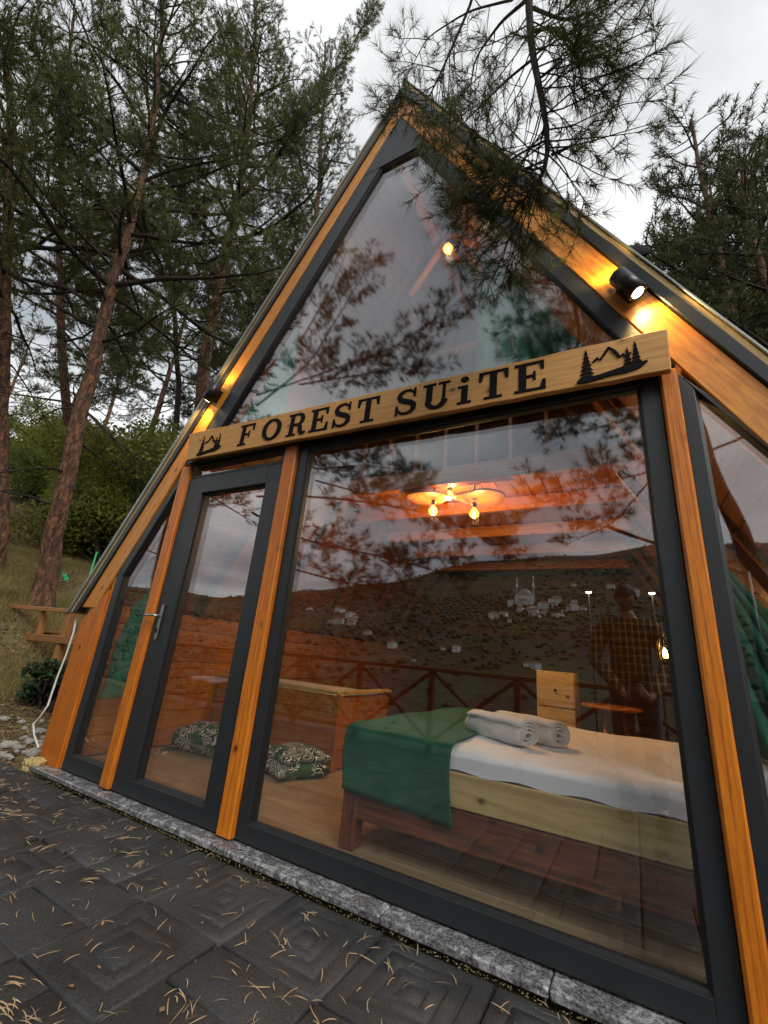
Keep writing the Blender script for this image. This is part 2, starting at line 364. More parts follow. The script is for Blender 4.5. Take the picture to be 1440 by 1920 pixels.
M_litter = leafmat('leaf_litter', (0.09, 0.05, 0.025), (0.42, 0.29, 0.15), 20, 0.1, 0.8)
def mat_bark(name, lo, hi, grey):
    m, t, b = mat_new(name); v, _ = coords(t, (1, 1, 0.35)); vo = N(t, 'ShaderNodeTexVoronoi'); vo.inputs['Scale'].default_value = 26
    n = noise(t, v, 7, 6, 0.7); vv = mixc(t, 0.2, v, n.outputs['Color']); t.links.new(vv, vo.inputs['Vector'])
    c = ramp(t, vo.outputs['Distance'], [(0.1, hi), (0.35, tuple(0.6 * a + 0.4 * c_ for a, c_ in zip(hi, lo))), (0.6, lo)])
    n2 = noise(t, v, 5, 5, .7); c = mixc(t, ramp(t, n2.outputs['Fac'], [(0.4, (0, 0, 0)), (0.7, (0.55,) * 3)]), c, grey)
    t.links.new(c, b.inputs['Base Color']); b.inputs['Roughness'].default_value = 0.9
    inv = N(t, 'ShaderNodeMath', operation='SUBTRACT'); inv.inputs[0].default_value = 1; t.links.new(vo.outputs['Distance'], inv.inputs[1])
    bump(t, b, inv.outputs[0], 0.9, 0.03); return m
M_bark = mat_bark('red_pine_bark', (0.06, 0.028, 0.016), (0.36, 0.15, 0.07), (0.15, 0.09, 0.058))
M_twig = mat_bark('dark_twig_bark', (0.018, 0.012, 0.009), (0.06, 0.04, 0.03), (0.05, 0.04, 0.033))
M_stone = plain('pale_stone', (0.32, 0.30, 0.26), 0.9, 0, 0.35, 6, 0.5)
M_foam = plain('yellow_foam', (0.55, 0.42, 0.18), 0.95, 0, 0.3, 12, 0.8)
M_white = plain('white_plaster', (0.75, 0.73, 0.70), 0.8, 0, 0.08, 1, 0)
M_tile = plain('red_roof_tile', (0.26, 0.09, 0.05), 0.8, 0, 0.2, 1, 0)
M_cable = plain('white_cable', (0.6, 0.58, 0.54), 0.5, 0, 0.1, 10, 0)
M_gplast = plain('green_plastic', (0.02, 0.42, 0.16), 0.5, 0, 0.15, 10, 0)
def mat_cushion():
    m, t, b = mat_new('zebra_leaf_print'); v, _ = coords(t)
    n = noise(t, v, 7, 2); vv = mixc(t, 0.25, v, n.outputs['Color'])
    vo = N(t, 'ShaderNodeTexVoronoi'); vo.inputs['Scale'].default_value = 7; t.links.new(vv, vo.inputs['Vector'])
    w = N(t, 'ShaderNodeMath', operation='MULTIPLY'); w.inputs[1].default_value = 58; t.links.new(vo.outputs['Distance'], w.inputs[0])
    s = N(t, 'ShaderNodeMath', operation='SINE'); t.links.new(w.outputs[0], s.inputs[0])
    stripe = ramp(t, s.outputs[0], [(0.45, (0.006, 0.014, 0.008)), (0.58, (0.80, 0.80, 0.70))])
    n2 = noise(t, v, 9, 2); g = ramp(t, n2.outputs['Fac'], [(0.53, (0, 0, 0)), (0.58, (1, 1, 1))])
    t.links.new(mixc(t, g, stripe, (0.03, 0.10, 0.035)), b.inputs['Base Color']); b.inputs['Roughness'].default_value = 0.85; return m
M_cush = mat_cushion()

# ================================================================== GROUND
def hill(x, y):
    x = np.asarray(x, float); y = np.asarray(y, float)
    u = np.clip(-x - 2.75 + 0.22 * np.clip(y, -6, 30), 0, None) * np.clip((y + 3.4) / 3.0, 0, 1)
    h = np.interp(u, [0, 0.8, 1.9, 3.6, 8, 40, 90, 400], [0, .18, .50, 1.32, 2.9, 13, 26, 40])
    b = np.clip(y - 5.6, 0, None); h = h + np.interp(b, [0, 10, 60, 400], [0, 1.2, 9, 20]) * np.clip((x + 30) / 30, 0.0, 1)
    r = np.hypot(x, y + 4.2); az = np.degrees(np.arctan2(x, -(y + 1e-6)))
    el = np.interp(az, [-80, -50, -38, -21, -4, 4, 12, 35, 80], [4, 5.5, 7.5, 12.4, 14.2, 15.4, 14.4, 11, 6])
    f = np.clip((-(y) - 4.3) / 3.0, 0, 1)
    rr = np.maximum(r, 1)
    top = 620 * np.tan(np.radians(el))
    v = np.interp(rr, [0, 1.0, 12, 60, 130], [0, -.3, -5.5, -16, -14])
    v = np.where(rr > 130, -14 + (top + 14) * np.clip((rr - 130) / 490, 0, 1) ** 0.95, v)
    v = np.where(rr > 620, top - (rr - 620) * .25, v)
    v = v + np.where(rr > 40, (np.sin(x * .021 + 1) * np.cos(y * .017) * 5 + np.sin(x * .06) * np.sin(y * .05) * 2) * np.clip((rr - 40) / 150, 0, 1), 0)
    w = np.where(f > 0, f, 0)
    return -0.085 + h * (1 - w) + v * w
def hz(x, y): return float(hill(x, y))
def ground_px(px):
    v = ray(px).normalized(); t = .5
    while t < 80:
        p = CAM + v * t
        if p.z < hz(p.x, p.y): return p
        t += .02
    return p
def make_ground():
    rad = [0.0]; r = 0.25
    while r < 1500: rad.append(r); r = r * 1.045 + 0.05
    rad = np.array(rad); na = 260; a = np.arange(na) * 2 * np.pi / na
    X = -1.0 + rad[:, None] * np.sin(a)[None, :]; Y = 0.0 + rad[:, None] * np.cos(a)[None, :]
    Zh = hill(X, Y)
    pave = (X > -6.4) & (X < 5.4) & (Y > -4.3) & (Y < 6)
    rough = rng.normal(0, 1, X.shape) * np.clip(rad[:, None] / 60, 0, 1) * 0.04
    rough = rough + np.where(~pave & (rad[:, None] < 40), rng.normal(0, .022, X.shape), 0)
    Zh = Zh + rough
    V = np.stack([X, Y, Zh], -1).reshape(-1, 3)
    i = np.arange(len(rad) - 1)[:, None] * na; j = np.arange(na)[None, :]; k = (j + 1) % na
    Q = np.stack([i + j, i + k, i + na + k, i + na + j], -1).reshape(-1, 4)
    o = link('ground', mesh_np('ground', V, Q, 4), M_ground, None, None, True)
    tag(o, 'leaf-strewn hillside soil rising beside the cabin', 'ground', kind='structure'); return o
make_ground()

# ---- paving of stamped square tiles
PV = link('pavement', None); tag(PV, 'charcoal stamped paving in front of the cabin', 'pavement', kind='structure')
box('bedding', (-0.4, -2.19, -0.094), (11.2, 4.14, 0.05), M_joint, PV, 0.0)
TS = 0.43
def tile_mesh(var):
    V = []; F = []; h = TS / 2 - 0.006
    rings = [(h, -0.03), (h, -0.004), (h - 0.006, 0.0)]
    rr = [0.135, 0.075] if var == 0 else ([0.150, 0.09, 0.04] if var == 1 else ([0.10] if var == 2 else []))
    for q in rr: rings += [(q + 0.006, 0.0), (q + 0.002, -0.007), (q - 0.002, -0.007), (q - 0.006, 0.0)]
    for q, z in rings:
        for k, (sx, sy) in enumerate(((-1, -1), (1, -1), (1, 1), (-1, 1))):
            V.append((sx * q + rng.normal(0, .0012), sy * q + rng.normal(0, .0012), z + rng.normal(0, .0006)))
    for i in range(len(rings) - 1):
        for k in range(4):
            k2 = (k + 1) % 4; F.append((i * 4 + k, i * 4 + k2, (i + 1) * 4 + k2, (i + 1) * 4 + k))
    n = len(rings) - 1; F.append((n * 4, n * 4 + 1, n * 4 + 2, n * 4 + 3))
    return mesh_np('paver', np.array(V), [i for f in F for i in f], 4)
def slab_mesh(hx, hy):
    V = []; F = []
    for q, z in ((0, -0.03), (0, -0.004), (0.006, 0.0)):
        for sx, sy in ((-1, -1), (1, -1), (1, 1), (-1, 1)): V.append((sx * (hx - q) + rng.normal(0, .001), sy * (hy - q) + rng.normal(0, .001), z))
    for i in range(2):
        for k in range(4): F.append((i * 4 + k, i * 4 + (k + 1) % 4, (i + 1) * 4 + (k + 1) % 4, (i + 1) * 4 + k))
    F.append((8, 9, 10, 11)); return mesh_np('paver', np.array(V), [i for f in F for i in f], 4)
tms = [tile_mesh(k) for k in (0, 1, 2, 0, 1)]
hms = [slab_mesh(TS / 4 - .005, TS / 2 - .006), slab_mesh(TS / 4 - .005, TS / 4 - .005)]
for m in tms + hms: m.materials.append(M_paver)
n_p = 0; QP = []
for iy in range(9):
    for ix in range(26):
        x = 0.455 + TS / 2 + (ix - 15) * TS; y = -0.555 + TS / 2 - (iy - 0) * TS
        kind = random.random()
        M = Matrix.Translation((x, y, -0.047 + random.uniform(-.005, .003))) @ Matrix.Rotation(random.choice((0, 1, 2, 3)) * math.pi / 2 + random.uniform(-.008, .008), 4, 'Z') @ Matrix.Rotation(random.uniform(-.006, .006), 4, 'X')
        if kind < .38 or iy > 3: link('paver', random.choice(tms), None, PV, M); n_p += 1
        elif kind < .68:
            for sx in (-1, 1):
                link('paver', hms[0], None, PV, M @ Matrix.Translation((sx * TS / 4, 0, random.uniform(-.002, .002)))); n_p += 1
        else:
            for sx in (-1, 1):
                for sy in (-1, 1): QP.append(M @ Matrix.Translation((sx * TS / 4, sy * TS / 4, random.uniform(-.003, .002))))

# quarter blocks: those nearest the camera as parts, the rest as one mass
QP.sort(key=lambda m: (m.translation - CAM).length)
nq = max(0, 296 - n_p)
for M in QP[:nq]: link('paver', hms[1], None, PV, M)
if len(QP) > nq:
    bm = bmesh.new()
    for M in QP[nq:]:
        k = len(bm.verts); bm.from_mesh(hms[1]); bm.verts.ensure_lookup_table()
        for v in bm.verts[k:]: v.co = M @ v.co
    tag(link('far_pavers', bm_mesh(bm, 'far_pavers'), M_paver, PV), kind='stuff')

# ================================================================== CABIN
CB = thing('cabin', (0, 0, -0.06), 'triangular wood-framed glass cabin with dark metal frames and lit interior', 'cabin')
SLR, SLL = 1.858, 1.75; ZR, ZL = 5.356, 5.33
AR, AL = math.atan(SLR), math.atan(SLL)
def sp(side, t, n):
    """point on the slope: t metres down from the apex, n metres outward"""
    a, z0 = (AR, ZR) if side > 0 else (AL, ZL)
    return (side * (t * math.cos(a) + n * math.sin(a)), z0 - t * math.sin(a) + n * math.cos(a))
def tz(side, n, z):
    a, z0 = (AR, ZR) if side > 0 else (AL, ZL); return (z0 - z + n * math.cos(a)) / math.sin(a)
def tm(side, n):
    a = AR if side > 0 else AL; return -n * math.tan(a)
def strip(name, side, nt0, nb0, nt1, nb1, zb, y0, y1, mat, bevel=.004, rough=0, sub=0, gap=.0015):
    """band on the slope between n0 (top,bottom) and n1 (top,bottom), mitred at the ridge, level cut at zb"""
    t0, t1 = tm(side, nt0) + gap, tm(side, nt1) + gap
    P = [sp(side, t0, nt0), sp(side, tz(side, nb0, zb), nb0), sp(side, tz(side, nb1, zb), nb1), sp(side, t1, nt1)]
    ang = math.atan2(P[1][1] - P[0][1], P[1][0] - P[0][0])
    return prism(name, P, y0, y1, mat, CB, ang, bevel, rough, sub)
# rakes, right and left
strip('rake_beam', 1, 0.002, 0.002, 0.150, 0.160, 1.08, -0.030, 0.12, M_woodr, .006)
strip('rake_beam', -1, 0.002, 0.002, 0.096, 0.185, 1.12, -0.030, 0.12, M_woodr, .006)
strip('flashing', 1, 0.152, 0.162, 0.206, 0.214, 1.06, -0.045, 0.02, M_flash, .004)
strip('flashing', -1, 0.098, 0.187, 0.140, 0.250, 1.08, -0.045, 0.02, M_flash, .004)
strip('edge_board', 1, 0.208, 0.216, 0.234, 0.244, 1.06, -0.035, 0.06, M_pale, .003, .002, .12)
strip('edge_board', -1, 0.142, 0.252, 0.164, 0.285, 1.075, -0.035, 0.06, M_pale, .002)
strip('metal_lip', 1, 0.236, 0.246, 0.246, 0.256, 1.06, -0.045, 0.10, M_lip, .002)
strip('metal_lip', -1, 0.166, 0.287, 0.186, 0.315, 1.07, -0.055, 0.10, M_lip, .002)
for s in (1, -1):
    strip('roof_panel', s, .16 if s > 0 else .10, .17, .233 if s > 0 else .16, .243, 1.07, 0.124, 6.2, M_roof, 0, gap=.002)
    for k in range(12):
        a = sp(s, .3, .245 if s > 0 else .19); b_ = sp(s, tz(s, .27, 1.1), .255 if s > 0 else .27)
        y = .45 + k * .5; beam('roof_seam', (a[0], y, a[1]), (b_[0], y, b_[1]), .03, .03, M_roof, CB, (0, 1, 0), .004)
prism('ridge_cap', [(-.13, 5.37), (0, 5.63), (.13, 5.38), (.15, 5.40), (0, 5.665), (-.15, 5.39)], -.07, 6.3, M_flash, CB, 0, .003)
# knee boards below the eaves
for s in (-1, 1):
    prism('corner_board', [(s * 2.285, -.055), (s * 2.565, -.055), (s * 2.565, 1.02), (s * 2.48, 1.075), (s * 2.285, 1.27)], -.034, .09, M_wood, CB, math.pi / 2, .006, .004, .16)
    prism('corner_strip', [(s * 2.248, -.005), (s * 2.281, -.005), (s * 2.281, 1.34), (s * 2.248, 1.39)], -.02, .05, M_wood, CB, math.pi / 2, .004)
    box('knee_wall', (s * 2.62, 3.05, 0.5), (.09, 5.9, 1.12), M_old, CB, .004)
# posts
box('post', (-1.655, -.002, 1.13), (.105, .11, 2.27), M_wood, CB, .022, seg=3)
box('post', (-.552, -.002, 1.13), (.108, .10, 2.27), M_wood, CB, .008)
box('post', (1.612, -.002, 1.13), (.066, .10, 2.27), M_wood, CB, .008)
def window(bars, pane, gask=.012, name='window'):
    """bars: list of XZ polygons joined into one frame; pane: XZ polygon"""
    bm = bmesh.new()
    for q, (poly, y0, y1) in enumerate(bars):
        a = [bm.verts.new((p_[0], y0 - .0012 * q, p_[1])) for p_ in poly]; b_ = [bm.verts.new((p_[0], y1 - .0012 * q, p_[1])) for p_ in poly]
        bm.faces.new(a); bm.faces.new(b_[::-1]); n = len(poly)
        for i in range(n): bm.faces.new((a[i], b_[i], b_[(i + 1) % n], a[(i + 1) % n]))
    fr = link(name, bm_mesh(bm, name, .0035, 2), M_alu, CB)
    cx = sum(p_[0] for p_ in pane) / len(pane); cz = sum(p_[1] for p_ in pane) / len(pane)
    big = [(p_[0] + (.010 if p_[0] > cx else -.010), p_[1] + (.010 if p_[1] > cz else -.010)) for p_ in pane]
    prism('pane', big, 0.008, 0.030, M_glass, fr, 0, 0)
    bm = bmesh.new(); n = len(pane); y0, y1 = -.014, .0075
    def inset(k):
        return [(p_[0] + (cx - p_[0]) * k / max(.15, abs(p_[0] - cx)) , p_[1] + (cz - p_[1]) * k / max(.15, abs(p_[1] - cz))) for p_ in pane]
    o_, i_ = inset(-.003), inset(gask)
    r = [[bm.verts.new((p_[0], y, p_[1])) for p_ in ring] for ring, y in ((o_, y0), (i_, y0 + .006), (i_, y1))]
    for q in range(2):
        for i in range(n): bm.faces.new((r[q][i], r[q][(i + 1) % n], r[q + 1][(i + 1) % n], r[q + 1][i]))
    link('gasket', bm_mesh(bm, 'gasket'), M_gask, fr)
    return fr
YF0, YF1 = -.022, .05
# upper window
G = [(-.13, 4.81), (.20, 4.81), (1.545, 2.34), (-1.535, 2.34)]
lb, rb = sp(-1, tz(-1, 0, 2.30), 0), sp(1, tz(1, 0, 2.30), 0)
la, ra = sp(-1, tz(-1, 0, 4.81), 0), sp(1, tz(1, 0, 4.81), 0)
window([([lb, la, G[0], G[3], (-1.535, 2.30)], YF0, YF1), ([ra, rb, (1.545, 2.30), G[2], G[1]], YF0, YF1),
        ([la, (-.004, 5.32), (.004, 5.345), ra], YF0, YF1), ([(-1.52, 2.302), (-1.52, 2.34), (1.53, 2.34), (1.53, 2.302)], YF0, YF1)], G)
# big window
window([([(-.496, .0), (-.496, 2.27), (-.42, 2.27), (-.42, .0)], YF0, YF1), ([(1.502, 0), (1.502, 2.27), (1.577, 2.27), (1.577, 0)], YF0, YF1),
        ([(-.42, 0), (-.42, .082), (1.502, .082), (1.502, 0)], YF0, YF1), ([(-.42, 2.225), (-.42, 2.27), (1.502, 2.27), (1.502, 2.225)], YF0, YF1)],
       [(-.42, .082), (-.42, 2.225), (1.502, 2.225), (1.502, .082)])
# side windows
for s in (-1, 1):
    x0 = -1.709 if s < 0 else 1.647
    gi = -1.742 if s < 0 else 1.700
    o1, o2 = abs(x0), abs(gi)
    ztop = 2.27
    tl = (5.34 - 1.76 * o1)
    G = [(s * o2, .095), (s * o2, 2.12 if s < 0 else 2.16), (s * 2.165, 1.385), (s * 2.165, .095)]
    nm = lambda P: P if s < 0 else P[::-1]
    window([([(s * o1, 0), (s * o1, min(2.25, tl + .01)), (s * o2, G[1][1]), (s * o2, 0)], YF0, YF1),
            ([(s * 2.246, 0), (s * 2.246, 1.43), (s * 2.165, 1.385), (s * 2.165, 0)], YF0, YF1),
            ([(s * o1, min(2.25, tl + .01)), (s * 2.246, 1.43), (s * 2.165, 1.385), (s * o2, G[1][1])], YF0, YF1),
            ([(s * o2, 0), (s * o2, .095), (s * 2.165, .095), (s * 2.165, 0)], YF0, YF1)], G)
# door and transom
dr = window([([(-1.598, 0), (-1.598, 2.15), (-1.41, 2.15), (-1.41, 0)], YF0 - .012, YF1), ([(-.745, 0), (-.745, 2.15), (-.612, 2.15), (-.612, 0)], YF0 - .012, YF1),
             ([(-1.41, 0), (-1.41, .09), (-.745, .09), (-.745, 0)], YF0 - .012, YF1), ([(-1.41, 2.015), (-1.41, 2.15), (-.745, 2.15), (-.745, 2.015)], YF0 - .012, YF1)],
            [(-1.41, .09), (-1.41, 2.015), (-.745, 2.015), (-.745, .09)], name='door')
hp = box('handle', (-1.520, -.042, 1.045), (.026, .012, .24), M_steel, dr, .004)
tube('lever', [(-1.520, -.045, 1.085), (-1.520, -.085, 1.085), (-1.535, -.096, 1.085), (-1.60, -.098, 1.083), (-1.638, -.094, 1.080)], .009, M_steel, dr, 8)
box('keyhole', (-1.520, -.050, .985), (.012, .006, .03), M_black, dr, .002)
window([([(-1.598, 2.158), (-1.598, 2.27), (-1.565, 2.27), (-1.565, 2.158)], YF0, YF1), ([(-.645, 2.158), (-.645, 2.27), (-.612, 2.27), (-.612, 2.158)], YF0, YF1),
        ([(-1.565, 2.158), (-1.565, 2.178), (-.645, 2.178), (-.645, 2.158)], YF0, YF1), ([(-1.565, 2.255), (-1.565, 2.27), (-.645, 2.27), (-.645, 2.255)], YF0, YF1)],
       [(-1.565, 2.178), (-1.565, 2.255), (-.645, 2.255), (-.645, 2.178)], .006)
box('header_bar', (0, -.030, 2.286), (3.23, .09, .026), M_flash, CB, .003)
box('header_bar', (-.02, -.055, 2.330), (3.20, .055, .055), M_flash, CB, .003)
# sill slabs
xs = [-2.49, -1.72, -1.30, -.42, .42, 1.05, 1.85, 2.49]
for i in range(len(xs) - 1):
    box('sill_slab', ((xs[i] + xs[i + 1]) / 2, -.039 + random.uniform(-.002, .002), -.0265), (xs[i + 1] - xs[i] - .004, .153, .033), M_marble, CB, .006)
V = []; T = []
# crumbs of mortar and moss along the foot of the sill
ac = Acc()
for i in range(900):
    x = random.uniform(-2.5, 2.5); y = -.119 - abs(random.gauss(0, .012)); r = random.uniform(.002, .007)
    d = rng.normal(0, 1, (4, 3)); d /= np.linalg.norm(d, axis=1)[:, None]
    ac.add(np.array([x, y, -.044]) + d * r * np.array([1.4, 1, .8]), np.array([[0, 1, 2], [0, 2, 3], [0, 3, 1], [1, 3, 2]]))
tag(link('mortar_crumbs', ac.mesh('mortar_crumbs'), plain('mossy_mortar', (0.20, 0.17, 0.08), .95, 0, .4, 40, 0), CB), kind='stuff')

# ---- interior shell
fl_y = .052
row = 0
while fl_y < 5.8:
    x = -2.33 - random.uniform(0, 1.0)
    while x < 2.33:
        a = max(x, -2.33); b_ = min(x + 1.2, 2.33)
        if b_ - a > .05: box('floor_board', ((a + b_) / 2, fl_y + .095, .017), (b_ - a - .002, .188, .026), M_lam, CB, .0015)
        x += 1.2
    fl_y += .19; row += 1
box('floor_slab', (0, 3.0, -.03), (4.7, 5.9, .06), M_joint, CB, 0)
for s in (-1, 1):
    for k in range(8):      # knee wall boards
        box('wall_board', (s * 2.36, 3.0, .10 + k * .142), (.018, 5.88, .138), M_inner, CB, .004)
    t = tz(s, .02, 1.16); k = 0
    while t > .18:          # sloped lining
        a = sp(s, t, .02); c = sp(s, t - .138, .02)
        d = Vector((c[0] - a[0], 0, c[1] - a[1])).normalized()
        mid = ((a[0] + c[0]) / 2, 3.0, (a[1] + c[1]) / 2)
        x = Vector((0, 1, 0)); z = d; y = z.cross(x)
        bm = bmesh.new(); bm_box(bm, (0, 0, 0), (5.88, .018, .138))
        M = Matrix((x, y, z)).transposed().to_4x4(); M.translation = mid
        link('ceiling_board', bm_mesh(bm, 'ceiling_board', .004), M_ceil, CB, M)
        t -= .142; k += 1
z = .06
while z < 5.2:              # rear wall
    hw = min(2.36, (5.3 - z - .07) / 1.8)
    if hw > .06: box('back_board', (0, 5.93, z + .07), (2 * hw, .02, .138), M_dwood, CB, .004)
    z += .142
prism('rear_wall', [(-2.56, -.05), (2.56, -.05), (2.56, 1.1), (0, 5.4), (-2.56, 1.1)], 5.95, 6.06, M_old, CB)
beam('ridge_beam', (0, .08, 4.98), (0, 5.9, 4.98), .09, .16, M_inner, CB)
for y in (.95, 1.9, 2.9, 3.9, 4.9):
    for s in (-1, 1):
        a, b_ = sp(s, .12, -.06), sp(s, tz(s, -.06, 1.2), -.06)
        beam('rafter', (a[0], y, a[1]), (b_[0], y, b_[1]), .06, .12, M_ceil, CB, (0, 1, 0))
    if y > 1: beam('collar_tie', (-.36, y, 4.42), (.36, y, 4.42), .05, .11, M_inner, CB)
box('loft_deck', (0, 3.6, 2.665), (2.9, 4.4, .02), M_inner, CB, .002)
for p0_, p1_ in (((845, 440), (768, 556)), ((852, 440), (950, 490)), ((806, 392), (862, 492))):
    beam('ridge_brace', tuple(atY(p0_, .80)), tuple(atY(p1_, .86)), .05, .05, M_inner, CB, (0, 1, 0))
for x in np.arange(-1.4, 1.41, .14):
    box('loft_board', (float(x), 3.6, 2.64), (.136, 4.4, .022), M_inner, CB, .003)
box('loft_beam', (0, 1.36, 2.545), (3.0, .09, .165), M_inner, CB, .006)
for y in (2.2, 3.1, 4.0, 5.0): box('loft_beam', (0, y, 2.55), (3.0, .07, .14), M_inner, CB, .006)
box('loft_rail', (0, 1.38, 3.30), (2.2, .05, .06), M_inner, CB, .006)
for x in np.arange(-.9, .91, .3): box('loft_baluster', (float(x), 1.38, 2.95), (.035, .035, .62), M_inner, CB, .004)

# ================================================================== SIGN
SG = thing('sign_board', (0, -.1, 2.24), 'long rough pine board with black carved name lettering across the front', 'sign')
zl0, zl1, zr0, zr1 = 2.278, 2.525, 2.212, 2.428
prism('board', [(-1.575, zl0), (1.618, zr0), (1.626, zr1), (-1.632, zl1)], -.118, -.084, M_sign, SG, math.atan2(zr0 - zl0, 3.2), .005, .0035, .11)
sgA = math.atan2((zr0 + zr1 - zl0 - zl1) / 2, 3.2)
def sgM(x, h, ah=.0, sh=0):
    """matrix of a glyph cell: x centre on board, glyph height h"""
    f = (x + 1.6) / 3.22; zc = (zl0 + zl1) / 2 * (1 - f) + (zr0 + zr1) / 2 * f
    return Matrix.Translation((x, -.1195, zc + ah)) @ Matrix.Rotation(-sgA, 4, 'Y') @ Matrix.Scale(h, 4)
def glyph(polys, M, name='letter', d=.0022):
    """filled polygons (x,z in letter heights), each extruded; several strokes form one letter"""
    bm = bmesh.new()
    for q, poly in enumerate(polys):
        y0 = -d * (1 + .06 * q)
        a = [bm.verts.new((p_[0], y0 / .17, p_[1])) for p_ in poly]; b_ = [bm.verts.new((p_[0], d / .17, p_[1])) for p_ in poly]
        try: bm.faces.new(a); bm.faces.new(b_[::-1])
        except ValueError: continue
        n = len(poly)
        for i in range(n): bm.faces.new((a[i], b_[i], b_[(i + 1) % n], a[(i + 1) % n]))
    bmesh.ops.triangulate(bm, faces=[f for f in bm.faces if len(f.verts) > 4])
    return link(name, bm_mesh(bm, name), M_black, SG, M)
def rc(x0, z0, x1, z1): return [(x0, z0), (x1, z0), (x1, z1), (x0, z1)]
def stroke(pts, wd):
    """quads along a polyline with given widths"""
    P = [Vector((p_[0], p_[1])) for p_ in pts]; n = len(P); L = []; Rr = []
    for i in range(n):
        t = (P[min(i + 1, n - 1)] - P[max(i - 1, 0)]).normalized(); nn = Vector((-t.y, t.x)); w = wd[i] if hasattr(wd, '__len__') else wd
        L.append(P[i] + nn * w / 2); Rr.append(P[i] - nn * w / 2)
    return [[tuple(L[i]), tuple(L[i + 1]), tuple(Rr[i + 1]), tuple(Rr[i])] for i in range(n - 1)]
def arc(cx, cz, rx, rz, a0, a1, n, w0, w1=None):
    """elliptic arc stroke: w0 width where the stroke runs vertically, w1 where level"""
    w1 = w0 if w1 is None else w1; pts = []; wd = []
    for i in range(n + 1):
        a = R(a0 + (a1 - a0) * i / n); pts.append((cx + rx * math.cos(a), cz + rz * math.sin(a))); wd.append(w1 + (w0 - w1) * abs(math.cos(a)))
    return stroke(pts, wd)
sf = .085; st = .20; th = .10   # serif thickness, stem, thin
def L_F(): return [rc(-.27, -.5, -.07, .5), rc(-.38, -.5, .06, -.5 + sf), rc(-.38, .5 - sf, .40, .5), [(.40, .5), (.40, .17), (.32, .17), (.27, .5)], rc(-.07, -.03, .18, .06), [(.18, .17), (.18, -.14), (.12, -.14), (.10, .015), (.12, .17)]]
def L_E(): return [rc(-.27, -.5, -.07, .5), rc(-.38, -.5, .42, -.5 + sf), rc(-.38, .5 - sf, .38, .5), [(.38, .5), (.38, .20), (.31, .20), (.24, .5)], [(.42, -.5), (.42, -.16), (.34, -.16), (.26, -.5)], rc(-.07, -.03, .16, .06), [(.17, .17), (.17, -.14), (.11, -.14), (.09, .015), (.11, .17)]]
def L_O(): return arc(0, 0, .37, .445, 0, 360, 28, .2, .10)
def L_R(): return [rc(-.30, -.5, -.11, .5), rc(-.41, -.5, .02, -.5 + sf), rc(-.41, .5 - sf, .05, .5)] + arc(.06, .22, .21, .235, -90, 90, 12, .18, .09) + [rc(-.11, -.05, .07, .035)] + stroke([(.06, -.02), (.19, -.12), (.22, -.32), (.29, -.44), (.40, -.44), (.46, -.38)], [.10, .17, .19, .17, .10, .05])
def L_S(): return stroke([(.26, .24), (.22, .36), (.10, .45), (-.06, .45), (-.21, .37), (-.255, .23), (-.20, .11), (-.04, .03), (.14, -.04), (.255, -.15), (.26, -.29), (.17, -.41), (.0, -.455), (-.15, -.43), (-.26, -.33), (-.30, -.2)], [.06, .08, .10, .11, .15, .18, .19, .20, .20, .19, .17, .13, .10, .09, .08, .06]) + [rc(.24, .17, .31, .5), rc(-.35, -.5, -.28, -.13)]
def L_T(): return [rc(-.10, -.5, .10, .5), rc(-.25, -.5, .25, -.5 + sf), rc(-.41, .5 - sf, .41, .5), [(-.41, .5), (-.41, .16), (-.33, .16), (-.26, .5)], [(.41, .5), (.41, .16), (.33, .16), (.26, .5)]]
def L_U(): return [rc(-.33, -.18, -.13, .5), rc(.19, -.18, .29, .5), rc(-.44, .5 - sf, -.02, .5), rc(.06, .5 - sf, .42, .5)] + arc(.005, -.17, .265, .27, 180, 360, 14, .19, .12)
def L_i(): return [rc(-.09, -.5, .10, .17), rc(-.20, -.5, .21, -.5 + sf), rc(-.20, .09, .05, .17), [(.0 + .125 * math.cos(k * math.pi / 6), .40 + .11 * math.sin(k * math.pi / 6)) for k in range(12)]]
# letter centres measured on the board
LET = [(L_F, 462), (L_O, 510), (L_R, 556), (L_E, 598), (L_S, 642), (L_T, 690), (L_S, 762), (L_U, 818), (L_i, 871), (L_T, 925), (L_E, 992)]
for fn, u in LET:
    v = 815 - (u - 462) * (815 - 707) / (992 - 462)
    p_ = atY((u, v), -.118); f = (p_.x + 1.08) / 2.18
    h = .168 + .0 * f
    M = sgM(p_.x, h, 0.0); M.translation.z = p_.z
    sx = 1.12
    glyph(fn(), M @ Matrix.Diagonal((sx, 1, 1, 1)))
def fir(cx, z0, w, h, n=6):
    L = []; Rr = []
    for i in range(n):
        f = i / n; ww = w / 2 * (1 - f * .92); L.append((cx - ww, z0 + h * f)); L.append((cx - ww * .55, z0 + h * (f + .75 / n)))
        Rr.append((cx + ww, z0 + h * f)); Rr.append((cx + ww * .55, z0 + h * (f + .75 / n)))
    q = []
    for i in range(n): # each tier its own trapezoid
        q.append([L[2 * i], Rr[2 * i], Rr[2 * i + 1], L[2 * i + 1]])
    q.append([(cx - w * .06, z0 + h * .93), (cx + w * .06, z0 + h * .93), (cx, z0 + h * 1.05)])
    return q
